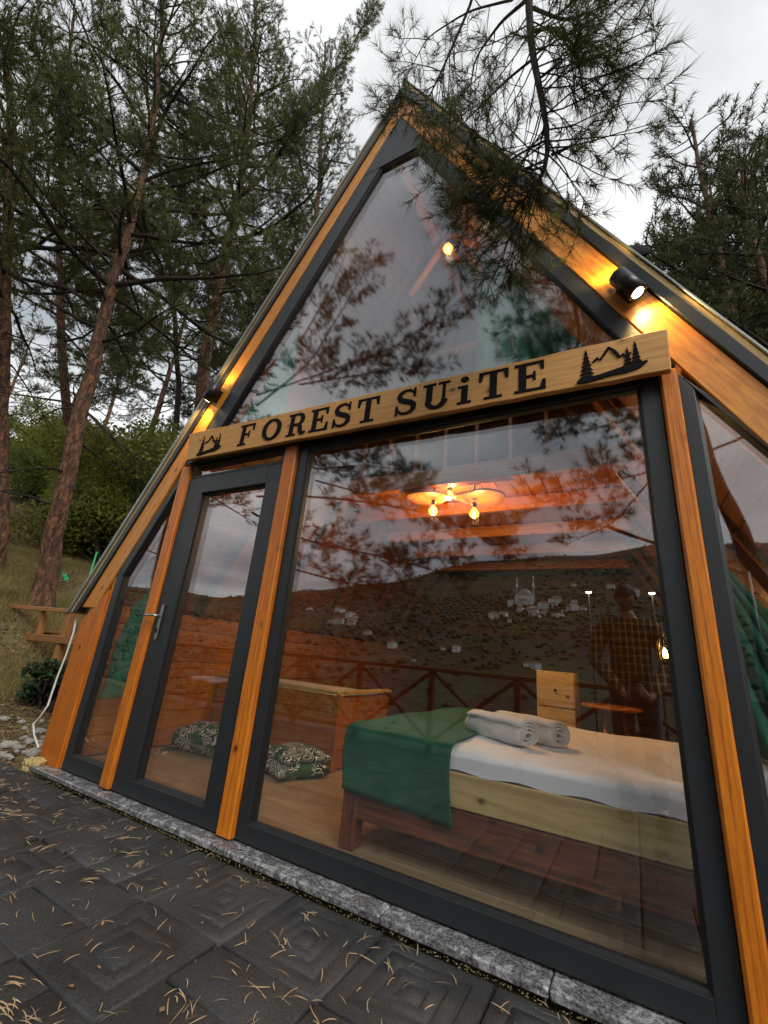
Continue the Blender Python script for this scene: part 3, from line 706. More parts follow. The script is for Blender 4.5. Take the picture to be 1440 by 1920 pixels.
def emblem(u0, v0, u1, v1, sc_):
    a, b_ = atY((u0, v0), -.118), atY((u1, v1), -.118); c = (a + b_) / 2
    g = fir(-.62, -.38, .44, .95, 7) + fir(.62, -.28, .30, .80, 6) + fir(.42, -.16, .22, .52, 4)
    g += stroke([(-.45, .12), (-.33, .24), (-.25, .16), (-.02, .52), (.10, .36), (.16, .26), (.24, .12), (.30, .20), (.40, .06), (.50, .2)], [.05, .06, .06, .08, .09, .08, .07, .06, .06, .05])
    low = [(-.88, -.50), (-.6, -.52), (-.3, -.47), (0, -.43), (.4, -.42), (.7, -.35), (.88, -.2)]; up = [(.88, -.17), (.6, -.19), (.3, -.22), (0, -.28), (-.3, -.34), (-.6, -.36), (-.88, -.42)]
    for i in range(6): g.append([low[i], low[i + 1], up[5 - i], up[6 - i]])
    M = Matrix.Translation((c.x, -.1195, c.z)) @ Matrix.Rotation(-sgA, 4, 'Y') @ Matrix.Scale(sc_, 4)
    glyph(g, M, 'emblem')
emblem(1086, 690, 1208, 670, .162)
emblem(372, 838, 418, 830, .150)

# ================================================================== LAMPS ON THE RAKES
def lamp_light(name, loc, power, parent, typ='POINT', rad=.02, col=(1, .62, .25), dirv=None, spot=100):
    l = bpy.data.lights.new(name, typ); l.energy = power; l.color = col; l.shadow_soft_size = rad
    if typ == 'SPOT': l.spot_size = R(spot); l.spot_blend = .5
    o = bpy.data.objects.new(name, l); COL.objects.link(o)
    M = Matrix.Translation(loc)
    if dirv is not None: M = M @ (-Vector(dirv)).to_track_quat('Z', 'Y').to_matrix().to_4x4()
    o.parent = parent; o.matrix_basis = WM[parent.name].inverted() @ M; return o
def sconce(side, c, label):
    a = AR if side > 0 else AL
    d = Vector((side * math.cos(a), 0, -math.sin(a)))       # down the slope
    c = Vector(c)
    T = thing('wall_lamp', tuple(c), label, 'lamp', 'black cylinder lamps on the sloping beams')
    z = -d; x = Vector((0, 1, 0)).cross(z).normalized(); y = z.cross(x)
    M = Matrix((x, y, z)).transposed().to_4x4(); M.translation = c
    r, h = .045, .080
    lathe('lamp_body', [(r * .86, -h + .012), (r * .86, -h), (r, -h), (r, h), (r * .86, h), (r * .86, h - .012)], M, M_lampb, T, 28)
    lathe('lamp_lens', [(r * .62, -.002), (r * .62, .002)], M @ Matrix.Translation((0, 0, -h + .004)), M_led, T, 24, False)
    lathe('lamp_ring', [(r * .62, -.003), (r * .85, -.003), (r * .85, .003), (r * .62, .003)], M @ Matrix.Translation((0, 0, -h + .007)), M_lampb, T, 24)
    lathe('lamp_lens', [(r * .62, -.002), (r * .62, .002)], M @ Matrix.Translation((0, 0, h - .004)), M_led, T, 24, False)
    bm = bmesh.new(); bm_box(bm, (0, .045, 0), (.06, .045, .11)); link('lamp_mount', bm_mesh(bm, 'lamp_mount', .003), M_lampb, T, M)
    lamp_light('lamp_light', c + d * (h + .02), 12.0, T, 'SPOT', .03, (1, .60, .20), d, 130)
    lamp_light('lamp_light', c - d * (h + .02), 6.0, T, 'SPOT', .03, (1, .60, .20), -d, 130)
sconce(1, (1.50, -.095, 2.755), 'lit black cylinder lamp on the beam above the sign end with the large emblem')
sconce(-1, (-1.505, -.095, 2.90), 'lit black cylinder lamp on the beam above the sign end with the small emblem')

# ================================================================== FURNITURE BEHIND THE GLASS
def soft_box(name, size, mat, parent, M, puff=.3, seg=10, noise_=.006, smooth=True):
    """pillow-like box: superellipsoid-ish rounded cushion"""
    sx, sy, sz = size; V = []; n = seg
    bm = bmesh.new(); bmesh.ops.create_cube(bm, size=2.0)
    bmesh.ops.subdivide_edges(bm, edges=list(bm.edges), cuts=n, use_grid_fill=True)
    for v in bm.verts:
        x, y, z = v.co
        e = max(abs(x), abs(y)); ed = (1 - abs(x) ** 4 * .0) ; k = (1 - abs(x) ** 3) * (1 - abs(y) ** 3)
        zz = z * (1 - puff + puff * (k ** .35))
        rx = x * (1 - .05 * (abs(z) ** 2)); ry = y * (1 - .05 * (abs(z) ** 2))
        w = noise_ * (math.sin(x * 5.1 + y * 3.3 + sx * 9) + math.sin(y * 7.7 - x * 2.1) * .7)
        v.co = Vector((rx * sx / 2, ry * sy / 2, zz * sz / 2 + w))
    return link(name, bm_mesh(bm, name), mat, parent, M, smooth)
def grid_mesh(name, fn, nu, nv, mat, parent=None, thick=0.0, smooth=True, close=False):
    U = np.linspace(0, 1, nu); Vv = np.linspace(0, 1, nv); V = np.array([fn(u, v) for u in U for v in Vv], float)
    F = [(i * nv + j, (i + 1) * nv + j, (i + 1) * nv + j + 1, i * nv + j + 1) for i in range(nu - 1) for j in range(nv - 1)]
    me = mesh_np(name, V, [k for f in F for k in f], 4)
    if thick:
        bm = bmesh.new(); bm.from_mesh(me); bmesh.ops.recalc_face_normals(bm, faces=list(bm.faces))
        bmesh.ops.solidify(bm, geom=list(bm.faces), thickness=thick); bm.to_mesh(me); bm.free()
    return link(name, me, mat, parent, None, smooth)
# bed
BX0, BX1, BY0, BY1 = .0, 2.16, .20, 1.93
BD = thing('bed', (1.08, 1.06, .03), 'low wooden bed with white sheet standing behind the big window', 'bed')
box('side_rail', (1.08, .215, .245), (2.12, .035, .155), M_brown, BD, .006)
box('side_rail', (1.08, 1.90, .245), (2.12, .035, .155), M_brown, BD, .006)
box('end_rail', (.025, 1.06, .245), (.035, 1.62, .155), M_brown, BD, .006)
for x, y in ((.045, .235), (.045, 1.88), (2.1, .235), (2.1, 1.88)): box('leg', (x, y, .175), (.085, .09, .29), M_brown, BD, .006)
box('leg', (.98, 1.0, .10), (.06, .06, .14), M_brown, BD, .006)
box('side_board', (1.10, .208, .400), (2.09, .03, .145), M_pale, BD, .005)
box('side_board', (1.10, 1.905, .400), (2.09, .03, .145), M_pale, BD, .005)
box('end_board', (.035, 1.06, .400), (.03, 1.66, .145), M_pale, BD, .005)
box('headboard', (2.19, 1.06, .50), (.04, 1.76, .86), M_pale, BD, .008)
def sheet(u, v):
    x = .03 + u * 2.12
    if v < .12: s = v / .12 - 1; y = BY0 - .001 - .005 * abs(math.sin(x * 6.3)) + .012 * max(0, s + .15) ** 2 * 20 * .3; z = .545 + s * .068 + .006 * math.sin(x * 23) * -s
    elif v > .9: y = BY1 - .005; z = .54 - (v - .9)
    else:
        f = (v - .12) / .78; y = BY0 + .004 + f * 1.722; k = min(f, 1 - f) * 1.72; z = .545 + .03 * min(1, k / .07) ** .5
        z += .005 * math.sin(x * 9 + y * 4) + .004 * math.sin(y * 17 - x * 6) + .004 * math.sin(x * 23 + 5 * math.sin(y * 6)) * math.sin(y * 5)
    return (x, y, z)
grid_mesh('sheet', sheet, 90, 60, M_sheet, BD)
bm = bmesh.new(); bm_box(bm, (1.09, 1.065, .47), (2.09, 1.68, .10)); link('mattress', bm_mesh(bm, 'mattress', .02, 2), M_sheet, BD)
# runner
def runner(u, v):
    x = -.012 + u * .595; s = v * 2.3 - .30
    z_top = .598
    if s < 0: y = BY0 - .022 - .010 * math.sin(u * 5 + 1) * (-s / .3) - .012 * (-s); z = z_top + s * 1.02 - .045 * u * (-s / .3)
    elif s > 1.73: y = BY1 + .02; z = z_top - (s - 1.73)
    else: y = BY0 - .02 + s * 1.02; z = z_top + .004 * math.sin(x * 20 + y * 9)
    if abs(s) < .04: z -= .01
    x += .01 * math.sin(y * 6) + (.012 * math.sin(s * 14) if s < 0 else 0)
    return (x, y, z)
o = grid_mesh('bed_runner', runner, 40, 90, M_green, None, .006)
tag(o, 'dark green throw draped across the foot of the white bed', 'blanket')
def runner_end(u, v): return None
# towels
def towel(c, ang, L, r, label):
    V = []; F = []; turns = 3.4; n = 90; m = 12
    T = thing('rolled_towel', c, label, 'towel', 'rolled towels on the bed', ang)
    P = []
    for i in range(n):
        f = i / (n - 1); a = f * turns * 2 * math.pi; rr = r * (.12 + .88 * f); P.append((rr * math.cos(a), rr * math.sin(a) * .86, f))
    V = np.zeros((n, m, 3))
    for i, (a, b_, f) in enumerate(P):
        for j in range(m):
            x = (j / (m - 1) - .5) * L; bulge = 1 - .10 * abs(x / L * 2) ** 3
            V[i, j] = (x + .012 * math.sin(f * 22 + c[0] * 9) * (1 if j in (0, m - 1) else .3), a * bulge + .003 * math.sin(x * 40 + f * 30), b_ * bulge + r * .86 + .004 * math.sin(x * 31 + f * 17 + c[0] * 50) * math.sin(f * 29))
    Fq = [(i * m + j, (i + 1) * m + j, (i + 1) * m + j + 1, i * m + j + 1) for i in range(n - 1) for j in range(m - 1)]
    me = mesh_np('roll', V.reshape(-1, 3), [k for q in Fq for k in q], 4)
    bm = bmesh.new(); bm.from_mesh(me); bmesh.ops.solidify(bm, geom=list(bm.faces), thickness=-.009); bm.to_mesh(me); bm.free()
    link('roll', me, M_towel, T, Matrix.Translation(c) @ Matrix.Rotation(ang, 4, 'Z'), True)
towel((.70, .62, .572), R(-28), .40, .078, 'rolled white towel lying nearer the window on the bed edge')
towel((.82, .80, .570), R(-24), .40, .078, 'rolled white towel lying behind the other towel on the bed')
# pillows
for (c, rz, rx, lab) in (((1.72, .52, .67), 8, 22, 'white pillow leaning at the bed head near the window'), ((1.82, 1.35, .66), -6, 20, 'white pillow at the bed head on the far side from the window')):
    M = Matrix.Translation(c) @ Matrix.Rotation(R(rz), 4, 'Z') @ Matrix.Rotation(R(-rx), 4, 'Y')
    tag(soft_box('pillow', (.46, .62, .19), M_sheet, None, M, .75, 9, .006), lab, 'pillow')
# plank box by the far left wall
PB = thing('plank_box', (-1.57, 1.75, .03), 'orange pine plank box with corner trim standing behind the floor cushions', 'box')
for k in range(4): box('front_plank', (-1.585, 1.30, .110 + k * .141), (1.46, .02, .138), M_inner, PB, .004)
for k in range(4): box('side_plank', (-.842, 1.75, .110 + k * .141), (.02, .88, .138), M_inner, PB, .004)
for y in (1.29, 1.318): pass
box('corner_trim', (-.833, 1.292, .325), (.035, .035, .585), M_inner, PB, .005)
box('top_trim', (-1.58, 1.32, .628), (1.50, .09, .03), M_pale, PB, .005)
box('top_trim', (-.86, 1.80, .627), (.09, .86, .03), M_pale, PB, .005)
box('tub_shell', (-1.6, 1.78, .58), (1.30, .80, .05), M_white, PB, .02)
# floor cushions
for c, rz, s, lab in (((-1.03, 1.04, .085), -22, (.44, .42, .13), 'thin black, white and green print floor cushion lying beside the plank box corner'),
                      ((-1.03, 1.06, .165), -18, (.42, .40, .10), None),
                      ((-1.88, 1.03, .14), 12, (.60, .46, .24), 'thick black, white and green print floor cushion seen through the door glass'),):
    M = Matrix.Translation((c[0], c[1], c[2])) @ Matrix.Rotation(R(rz), 4, 'Z')
    if lab: last = tag(soft_box('floor_cushion', s, M_cush, None, M, .55, 9, .008), lab, 'cushion', 'printed floor cushions')
    else: soft_box('upper_layer', s, M_cush, last, M, .55, 9, .008)
for k in range(3):
    a = [(-2.12 - .04 * k, .92 + .06 * k, .05), (-2.2, .86 + .05 * k, .035), (-2.30 + .1 * k, .80 - .06 * k, .034), (-2.22 + .05 * k, .72 - .07 * k, .034)]
    last and tube('tie', a, .006, M_cush, last, 6)
# curtains
def curtain(name, corners, folds, amp, label, y=.16, ymax=.0):
    """corners: top-left, top-right, bottom-left, bottom-right (x,z)"""
    tl, tr, bl, br = corners
    def fn(u, v):
        e = v; x = (tl[0] + (tr[0] - tl[0]) * u) * (1 - e) + (bl[0] + (br[0] - bl[0]) * u) * e
        z = (tl[1] + (tr[1] - tl[1]) * u) * (1 - e) + (bl[1] + (br[1] - bl[1]) * u) * e
        ph = u * folds * 2 * math.pi + .6 * math.sin(v * 3)
        return (x + .3 * amp * math.cos(ph), y + ymax * v + amp * math.sin(ph) * (.4 + .6 * v) + .012 * math.sin(v * 9 + u * 5), z)
    o = grid_mesh(name, fn, folds * 10, 24, M_curt, None, .002)
    return tag(o, label, 'curtain')
curtain('curtain', ((-1.36, 2.86), (-.93, 3.60), (-1.66, 2.34), (-.88, 2.34)), 7, .022, 'green curtain behind the upper glass beside the lamp by the small emblem')
curtain('curtain', ((.68, 3.75), (1.0, 3.15), (.66, 2.34), (1.46, 2.34)), 6, .03, 'green curtain behind the upper glass beside the lamp by the large emblem')
curtain('curtain', ((-2.22, 1.15), (-1.98, 1.30), (-2.32, .44), (-1.92, .50)), 5, .03, 'short green curtain hanging behind the narrow window next to the door', .14)
def drape(u, v):
    # gathered at a tie on the wall side, hanging from the slope
    x = 1.70 + .03 * math.sin(u * 20) + u * .36 * (1 - .3 * v) + .55 * v ** 1.5 * (.3 + .7 * (1 - u)); z = 1.95 - .9 * u * .8 - v * (1.32 - .72 * u * .9)
    y = .20 + .045 * math.sin(u * 26 + v * 3) * (1 - .3 * v) + .10 * v
    return (min(x, 2.30), y, max(z, .60))
curtain('curtain', ((1.60, 1.54), (1.68, 1.50), (1.62, .74), (2.20, .68)), 6, .035, 'green curtain swept aside behind the narrow window beside the bed head', .17, .06)
# cabinet, round bedside table, rope lamp
CT = thing('bedside_cabinet', (.72, 2.75, .03), 'pale wooden cabinet standing behind the bed near the towels', 'cabinet')
box('carcass', (.72, 2.75, .50), (.34, .34, .93), M_pale, CT, .005)
for k in range(3): box('drawer_front', (.72, 2.572, .20 + k * .30), (.325, .016, .285), M_pale, CT, .004)
for k in range(3): lathe('knob', [(.008, 0), (.012, .012), (.006, .02)], Matrix.Translation((.72, 2.563, .20 + k * .30)) @ Matrix.Rotation(R(90), 4, 'X'), M_black, CT, 12)
BT = thing('round_table', (1.18, 2.45, .03), 'small round orange wooden table behind the bed', 'table')
lathe('table_top', [(.22, 0), (.235, .01), (.235, .025), (.22, .03)], Matrix.Translation((1.18, 2.45, .70)), M_inner, BT, 32)
for k in range(3):
    a = k * 2.094; tube('leg', [(1.18 + .08 * math.cos(a), 2.45 + .08 * math.sin(a), .70), (1.18 + .17 * math.cos(a), 2.45 + .17 * math.sin(a), .032)], .016, M_inner, BT, 8)
M_brass = plain('brass_wire', (.7, .45, .12), .3, .9, .1, 20, 0)
RL = thing('table_lantern', (1.60, 2.15, 1.1), 'golden wire cage lantern glowing over the bed head', 'lantern')
for k in range(8):
    a = k * math.pi / 4; tube('cage_wire', [(1.60 + r * math.cos(a), 2.15 + r * math.sin(a), z) for r, z in ((.012, 1.30), (.045, 1.26), (.06, 1.20), (.05, 1.14), (.02, 1.11))], .003, M_brass if k % 2 else M_lampb, RL, 5)
lathe('candle', [(.015, 0), (.018, .02), (.014, .05), (.004, .075)], Matrix.Translation((1.60, 2.15, 1.14)), M_fil, RL, 12)
tube('bracket', [(1.60, 2.15, 1.30), (1.60, 2.15, 1.40), (1.72, 2.15, 1.46), (2.14, 2.15, 1.46)], .006, M_lampb, RL, 6)
lamp_light('lantern_light', (1.60, 2.13, 1.2), 2.0, RL, 'POINT', .04)
# ceiling lamp with three bulbs on wooden discs
CL = thing('ceiling_lamp', (.05, 1.50, 2.46), 'ceiling lamp of wooden discs with three glowing bulbs under the loft', 'lamp')
M_disc = wood('lamp_disc_wood', (0.30, 0.11, 0.025), (0.48, 0.2, 0.05), (0.56, 0.27, 0.08), ring=14, stretch=1)
def bulb(T, p, drop=.07, r=.045):
    lathe('socket', [(.016, .0), (.022, .004), (.022, .045), (.018, .05)], Matrix.Translation((p[0], p[1], p[2] + r * 1.25)), M_lampb, T, 16)
    b_ = lathe('bulb', [(.012, r * 1.3), (.018, r * 1.1), (r * .75, r * .55), (r, 0), (r * .8, -r * .6), (r * .35, -r * .95), (.002, -r)], Matrix.Translation(p), M_bulb, T, 20)
    f = Acc()
    for k in range(4):
        a = k * math.pi / 2; V, Q = tube_np([(p[0] + .010 * math.cos(a), p[1] + .010 * math.sin(a), p[2] - r * .5), (p[0] + .006 * math.cos(a), p[1] + .006 * math.sin(a), p[2] + r * .6)], .0028, 5); f.add(V, Q)
    link('filament', f.mesh('filament'), M_fil, b_)
for i, (px, dx, rr) in enumerate((((843, 930), 0, .20), ((812, 958), -.12, .18), ((889, 963), .12, .19))):
    p = atY(px, 1.5 + (0.10 if i == 0 else 0))
    zd = p.z + .115 + .012 * i
    o = lathe('disc', [(.01, 0), (rr * .5, 0), (rr * .96, 0), (rr, .004), (rr, .016), (rr * .96, .02)], Matrix.Translation((p.x + dx * .5, p.y, zd)), M_disc, CL, 28)
    for v in o.data.vertices: q_ = math.atan2(v.co.y, v.co.x); k_ = 1 + .08 * math.sin(3 * q_ + i * 2) + .05 * math.sin(5 * q_ + i); v.co.x *= k_ * 1.15; v.co.y *= k_
    tube('stem', [(p.x, p.y, zd + .018), (p.x, p.y, 2.625)], .008, M_lampb, CL, 8)
    bulb(CL, (p.x, p.y, p.z)); lamp_light('bulb_light', (p.x, p.y, p.z - .055), 15, CL, 'POINT', .035, (1, .60, .24))
p = atY((840, 466), .62)
RB = thing('ridge_bulb', (p.x, p.y, p.z), 'single glowing bulb hanging from the ridge beam behind the upper glass', 'lamp')
bulb(RB, (p.x, p.y, p.z)); tube('cord', [(p.x, p.y, p.z + .10), (p.x * .6, p.y, p.z + .22), (.046, p.y, 4.93)], .004, M_lampb, RB, 6)
lamp_light('bulb_light', (p.x, p.y, p.z - .055), 3.0, RB, 'POINT', .035, (1, .60, .24))

# ================================================================== SMALL THINGS AROUND THE CABIN
# roof vent cowl on the right slope
vp = CAM + ray((1190, 473)) * ((.55 - CAM.y) / ray((1190, 473)).y)
RV = thing('roof_vent', tuple(vp), 'black round vent cowl rising beyond the roof edge above the lit lamp', 'vent')
Mv = Matrix.Translation(vp) @ Matrix.Rotation(R(28), 4, 'Y') @ Matrix.Rotation(R(62), 4, 'X')
lathe('cowl', [(.012, -.02), (.085, -.015), (.098, 0), (.09, .012), (.06, .026), (.01, .03)], Mv, M_black, RV, 28)
sx_ = vp.x - .02
zs = ZR - SLR * sx_ + .27 / math.cos(AR) - .02
tube('flue', [(sx_, vp.y + .03, zs - .1), (sx_, vp.y + .03, vp.z)], .035, M_black, RV, 14)
# cable from the eave to the ground
cpx = [(143, 1158), (138, 1185), (124, 1228), (108, 1268), (97, 1300), (90, 1322), (75, 1345), (62, 1358), (64, 1378), (72, 1402)]
cpt = [atY(q, .02 - .02 * i) for i, q in enumerate(cpx)]
for q in cpt: q.z = max(q.z, hz(q.x, q.y) + .012)
o = tube('cable', [tuple(q) for q in cpt], .007, M_cable, None, 8); tag(o, 'thin white cable hanging from the eave to the stony ground', 'cable')
# stones
def stone_mesh(seed):
    bm = bmesh.new(); bmesh.ops.create_icosphere(bm, subdivisions=2, radius=1.0); r_ = random.Random(seed)
    ph = [r_.uniform(0, 6) for _ in range(6)]
    for v in bm.verts:
        c = v.co; k = 1 + .22 * math.sin(c.x * 3 + ph[0]) * math.sin(c.y * 2.6 + ph[1]) + .16 * math.sin(c.z * 4 + ph[2]) + .08 * math.sin(c.x * 7 + c.y * 5 + ph[3])
        v.co = Vector((c.x * k * 1.2, c.y * k, c.z * k * .7))
    return bm_mesh(bm, 'stone')
sms = [stone_mesh(i) for i in range(4)]
for m in sms: m.materials.append(M_stone)
for i in range(46):
    x = random.uniform(-4.1, -2.66); y = random.uniform(-.10, 1.2)
    if i < 16: x = random.uniform(-3.1, -2.66); y = random.uniform(0.0, .6)
    if i < 30: g_ = ground_px((random.uniform(2, 85), random.uniform(1345, 1432))); x, y = min(g_.x, -2.62), g_.y
    s = random.uniform(.016, .042) * (1.5 if i % 9 == 0 else 1)
    M = Matrix.Translation((x, y, hz(x, y) + s * .3)) @ Matrix.Rotation(random.uniform(0, 6), 4, 'Z') @ Matrix.Rotation(random.uniform(-.5, .5), 4, 'X') @ Matrix.Scale(s, 4)
    tag(link('stone', random.choice(sms), None, None, M), 'small pale stone lying on the soil by the cabin corner', 'stone', 'loose stones by the cabin corner')
fm = stone_mesh(11); bmf = bmesh.new(); bmf.from_mesh(fm); bmesh.ops.subdivide_edges(bmf, edges=list(bmf.edges), cuts=2, use_grid_fill=True)
for v in bmf.verts: v.co += v.co.normalized() * (.10 * math.sin(v.co.x * 9 + v.co.z * 7) * math.sin(v.co.y * 11) + random.uniform(-.04, .04)); v.co.z *= 1.25
bmf.to_mesh(fm); bmf.free(); fm.materials.append(M_foam)
fp = Vector((-2.50, -.075, -.02))
tag(link('foam_lump', fm, None, None, Matrix.Translation(fp) @ Matrix.Scale(.062, 4)), 'lump of yellow foam stuck at the end of the stone sill', 'foam lump')
# timber frame bench on the bank
BN = thing('timber_bench', (-4.9, .9, hz(-4.9, .9)), 'low weathered timber bench frame on the bank left of the cabin', 'bench')
Yb = .75
def bp(px, dy=0): return atY(px, Yb + dy)
beam('top_rail', bp((-90, 1128)), bp((133, 1146)), .06, .05, M_old, BN)
beam('front_rail', bp((-90, 1180)), bp((140, 1202)), .05, .085, M_old, BN)
beam('rear_rail', bp((-60, 1172), .4), bp((126, 1182), .4), .05, .06, M_old, BN)
beam('seat_slat', bp((-60, 1176), .2), bp((133, 1188), .2), .09, .03, M_old, BN)
for px in ((-60, 1130), (8, 1134), (88, 1140)):
    a = bp(px, .06); g = hz(a.x, a.y) - .05; beam('bench_post', (a.x, a.y, a.z), (a.x + .03, a.y, g), .07, .07, M_old, BN, (0, 1, 0))
a = bp((136, 1146), .03); beam('bench_post', (a.x, a.y, a.z + .02), (a.x - .02, a.y, hz(a.x, a.y) - .05), .08, .08, M_old, BN, (0, 1, 0))
# green stake and green plastic bits
a = atY((166, 1085), 1.6); tag(tube('green_stake', [(a.x, a.y, hz(a.x, a.y) - .1), (a.x, a.y, atY((167, 1036), 1.6).z)], .012, M_gplast, None, 8), 'thin bright green plastic stake standing on the bank', 'stake')
a = atY((122, 1082), 1.5); za = max(hz(a.x, a.y) + .02, a.z)
o = grid_mesh('green_wrapper', lambda u, v: (a.x + (u - .5) * .14 + .02 * math.sin(v * 9), a.y + (v - .5) * .06, za + .03 * math.sin(u * 11) * math.cos(v * 7) - .10 * (u - .5)), 12, 8, M_gplast, None, .003)
tag(o, 'crumpled bright green plastic scrap on the bank by the pine', 'scrap')

# ================================================================== TREES
def needles(ac, P, D, n, ln, wd, spread=.75, along=.10):
    """tufts at points P with directions D: n thin needle triangles each"""
    P = np.repeat(np.asarray(P), n, 0); D = np.repeat(np.asarray(D), n, 0); m = len(P)
    rd = rng.normal(0, 1, (m, 3)); rd /= np.linalg.norm(rd, axis=1)[:, None]
    d = D + rd * spread; d /= np.linalg.norm(d, axis=1)[:, None]
    base = P + D * (rng.random((m, 1)) - .5) * along * 2
    s = np.cross(d, rng.normal(0, 1, (m, 3))); s /= np.linalg.norm(s, axis=1)[:, None] + 1e-9
    L = ln * rng.uniform(.65, 1.15, (m, 1)); w = wd * .5
    tip = base + d * L; tip[:, 2] += rng.normal(0, .12, m) * ln
    V = np.concatenate([base + s * w, base - s * w, tip + s * w * .25], 0)
    i = np.arange(m); ac.add(V, np.stack([i, i + m, i + 2 * m], -1))
def curve(p0, d, L, n, wob=.18, up=0.0):
    pts = [np.array(p0, float)]; d = np.array(d, float); d /= np.linalg.norm(d)
    for i in range(n):
        d = d + rng.normal(0, wob, 3); d[2] += up; d /= np.linalg.norm(d); pts.append(pts[-1] + d * L / n)
    return np.array(pts)
def sprout(tw, nd, path, rad, fol, depth, q):
    """grow side twigs on a limb path; fol = fraction from which twigs carry needles"""
    n = len(path); L = np.linalg.norm(np.diff(path, axis=0), axis=1).sum()
    V, Qd = tube_np(path, np.linspace(rad, max(rad * .22, q['tw']), n), 5 if depth == 0 else 3); tw.add(V, Qd)
    k = max(2, int(L * q['dens'] * (1 if depth == 0 else 1.6)))
    PT, PD = [], []
    for i in range(k):
        f = fol + (1 - fol) * (i + rng.random()) / k
        x = f * (n - 1); j = min(int(x), n - 2); p = path[j] + (path[j + 1] - path[j]) * (x - j)
        t = path[j + 1] - path[j]; t = t / (np.linalg.norm(t) + 1e-9)
        s = np.cross(t, [0, 0, 1.0]); s /= np.linalg.norm(s) + 1e-9
        d = t * rng.uniform(.5, .95) + s * rng.choice((-1, 1)) * rng.uniform(.5, 1.0) + np.array([0, 0, rng.normal(.12, .35)])
        l = L * (.42 if depth == 0 else .36) * (1.15 - .75 * f) * rng.uniform(.6, 1.15)
        l = min(max(l, q['min']), q['lmax'] * rng.uniform(.6, 1.0) * (1 if depth == 0 else .5))
        sub = curve(p, d, l, 4, .16, q['up'])
        if depth < q['depth'] and l > q['min'] * 1.6: sprout(tw, nd, sub, min(rad * .42, q['tw'] * 3), .25, depth + 1, q)
        else:
            V, Qd = tube_np(sub, np.linspace(q['tw'] * 1.6, q['tw'], len(sub)), 3); tw.add(V, Qd)
            m = max(1, int(l / q['gap']))
            for g in range(m):
                ff = 1 - g * q['gap'] / l * 1.0
                if ff < .15: break
                xx = ff * (len(sub) - 1); jj = min(int(xx), len(sub) - 2); PT.append(sub[jj] + (sub[jj + 1] - sub[jj]) * (xx - jj)); dd = sub[jj + 1] - sub[jj]; PD.append(dd / (np.linalg.norm(dd) + 1e-9))
    dd = path[-1] - path[-2]; PT.append(path[-1]); PD.append(dd / (np.linalg.norm(dd) + 1e-9))
    if PT: needles(nd, np.array(PT), np.array(PD), q['n'], q['ln'], q['wd'], q.get('spread', .75), q['gap'] * .6)
QF = dict(dens=5.6, depth=1, min=.28, lmax=1.25, up=.10, n=15, ln=.135, wd=.013, gap=.105, tw=.0028, spread=.95)
QN = dict(dens=10.0, depth=1, min=.10, lmax=.5, up=.03, n=34, ln=.085, wd=.0026, gap=.055, tw=.0014, spread=.95)
QM = dict(dens=8.5, depth=1, min=.14, lmax=.7, up=.06, n=32, ln=.135, wd=.0055, gap=.075, tw=.0018, spread=1.15)
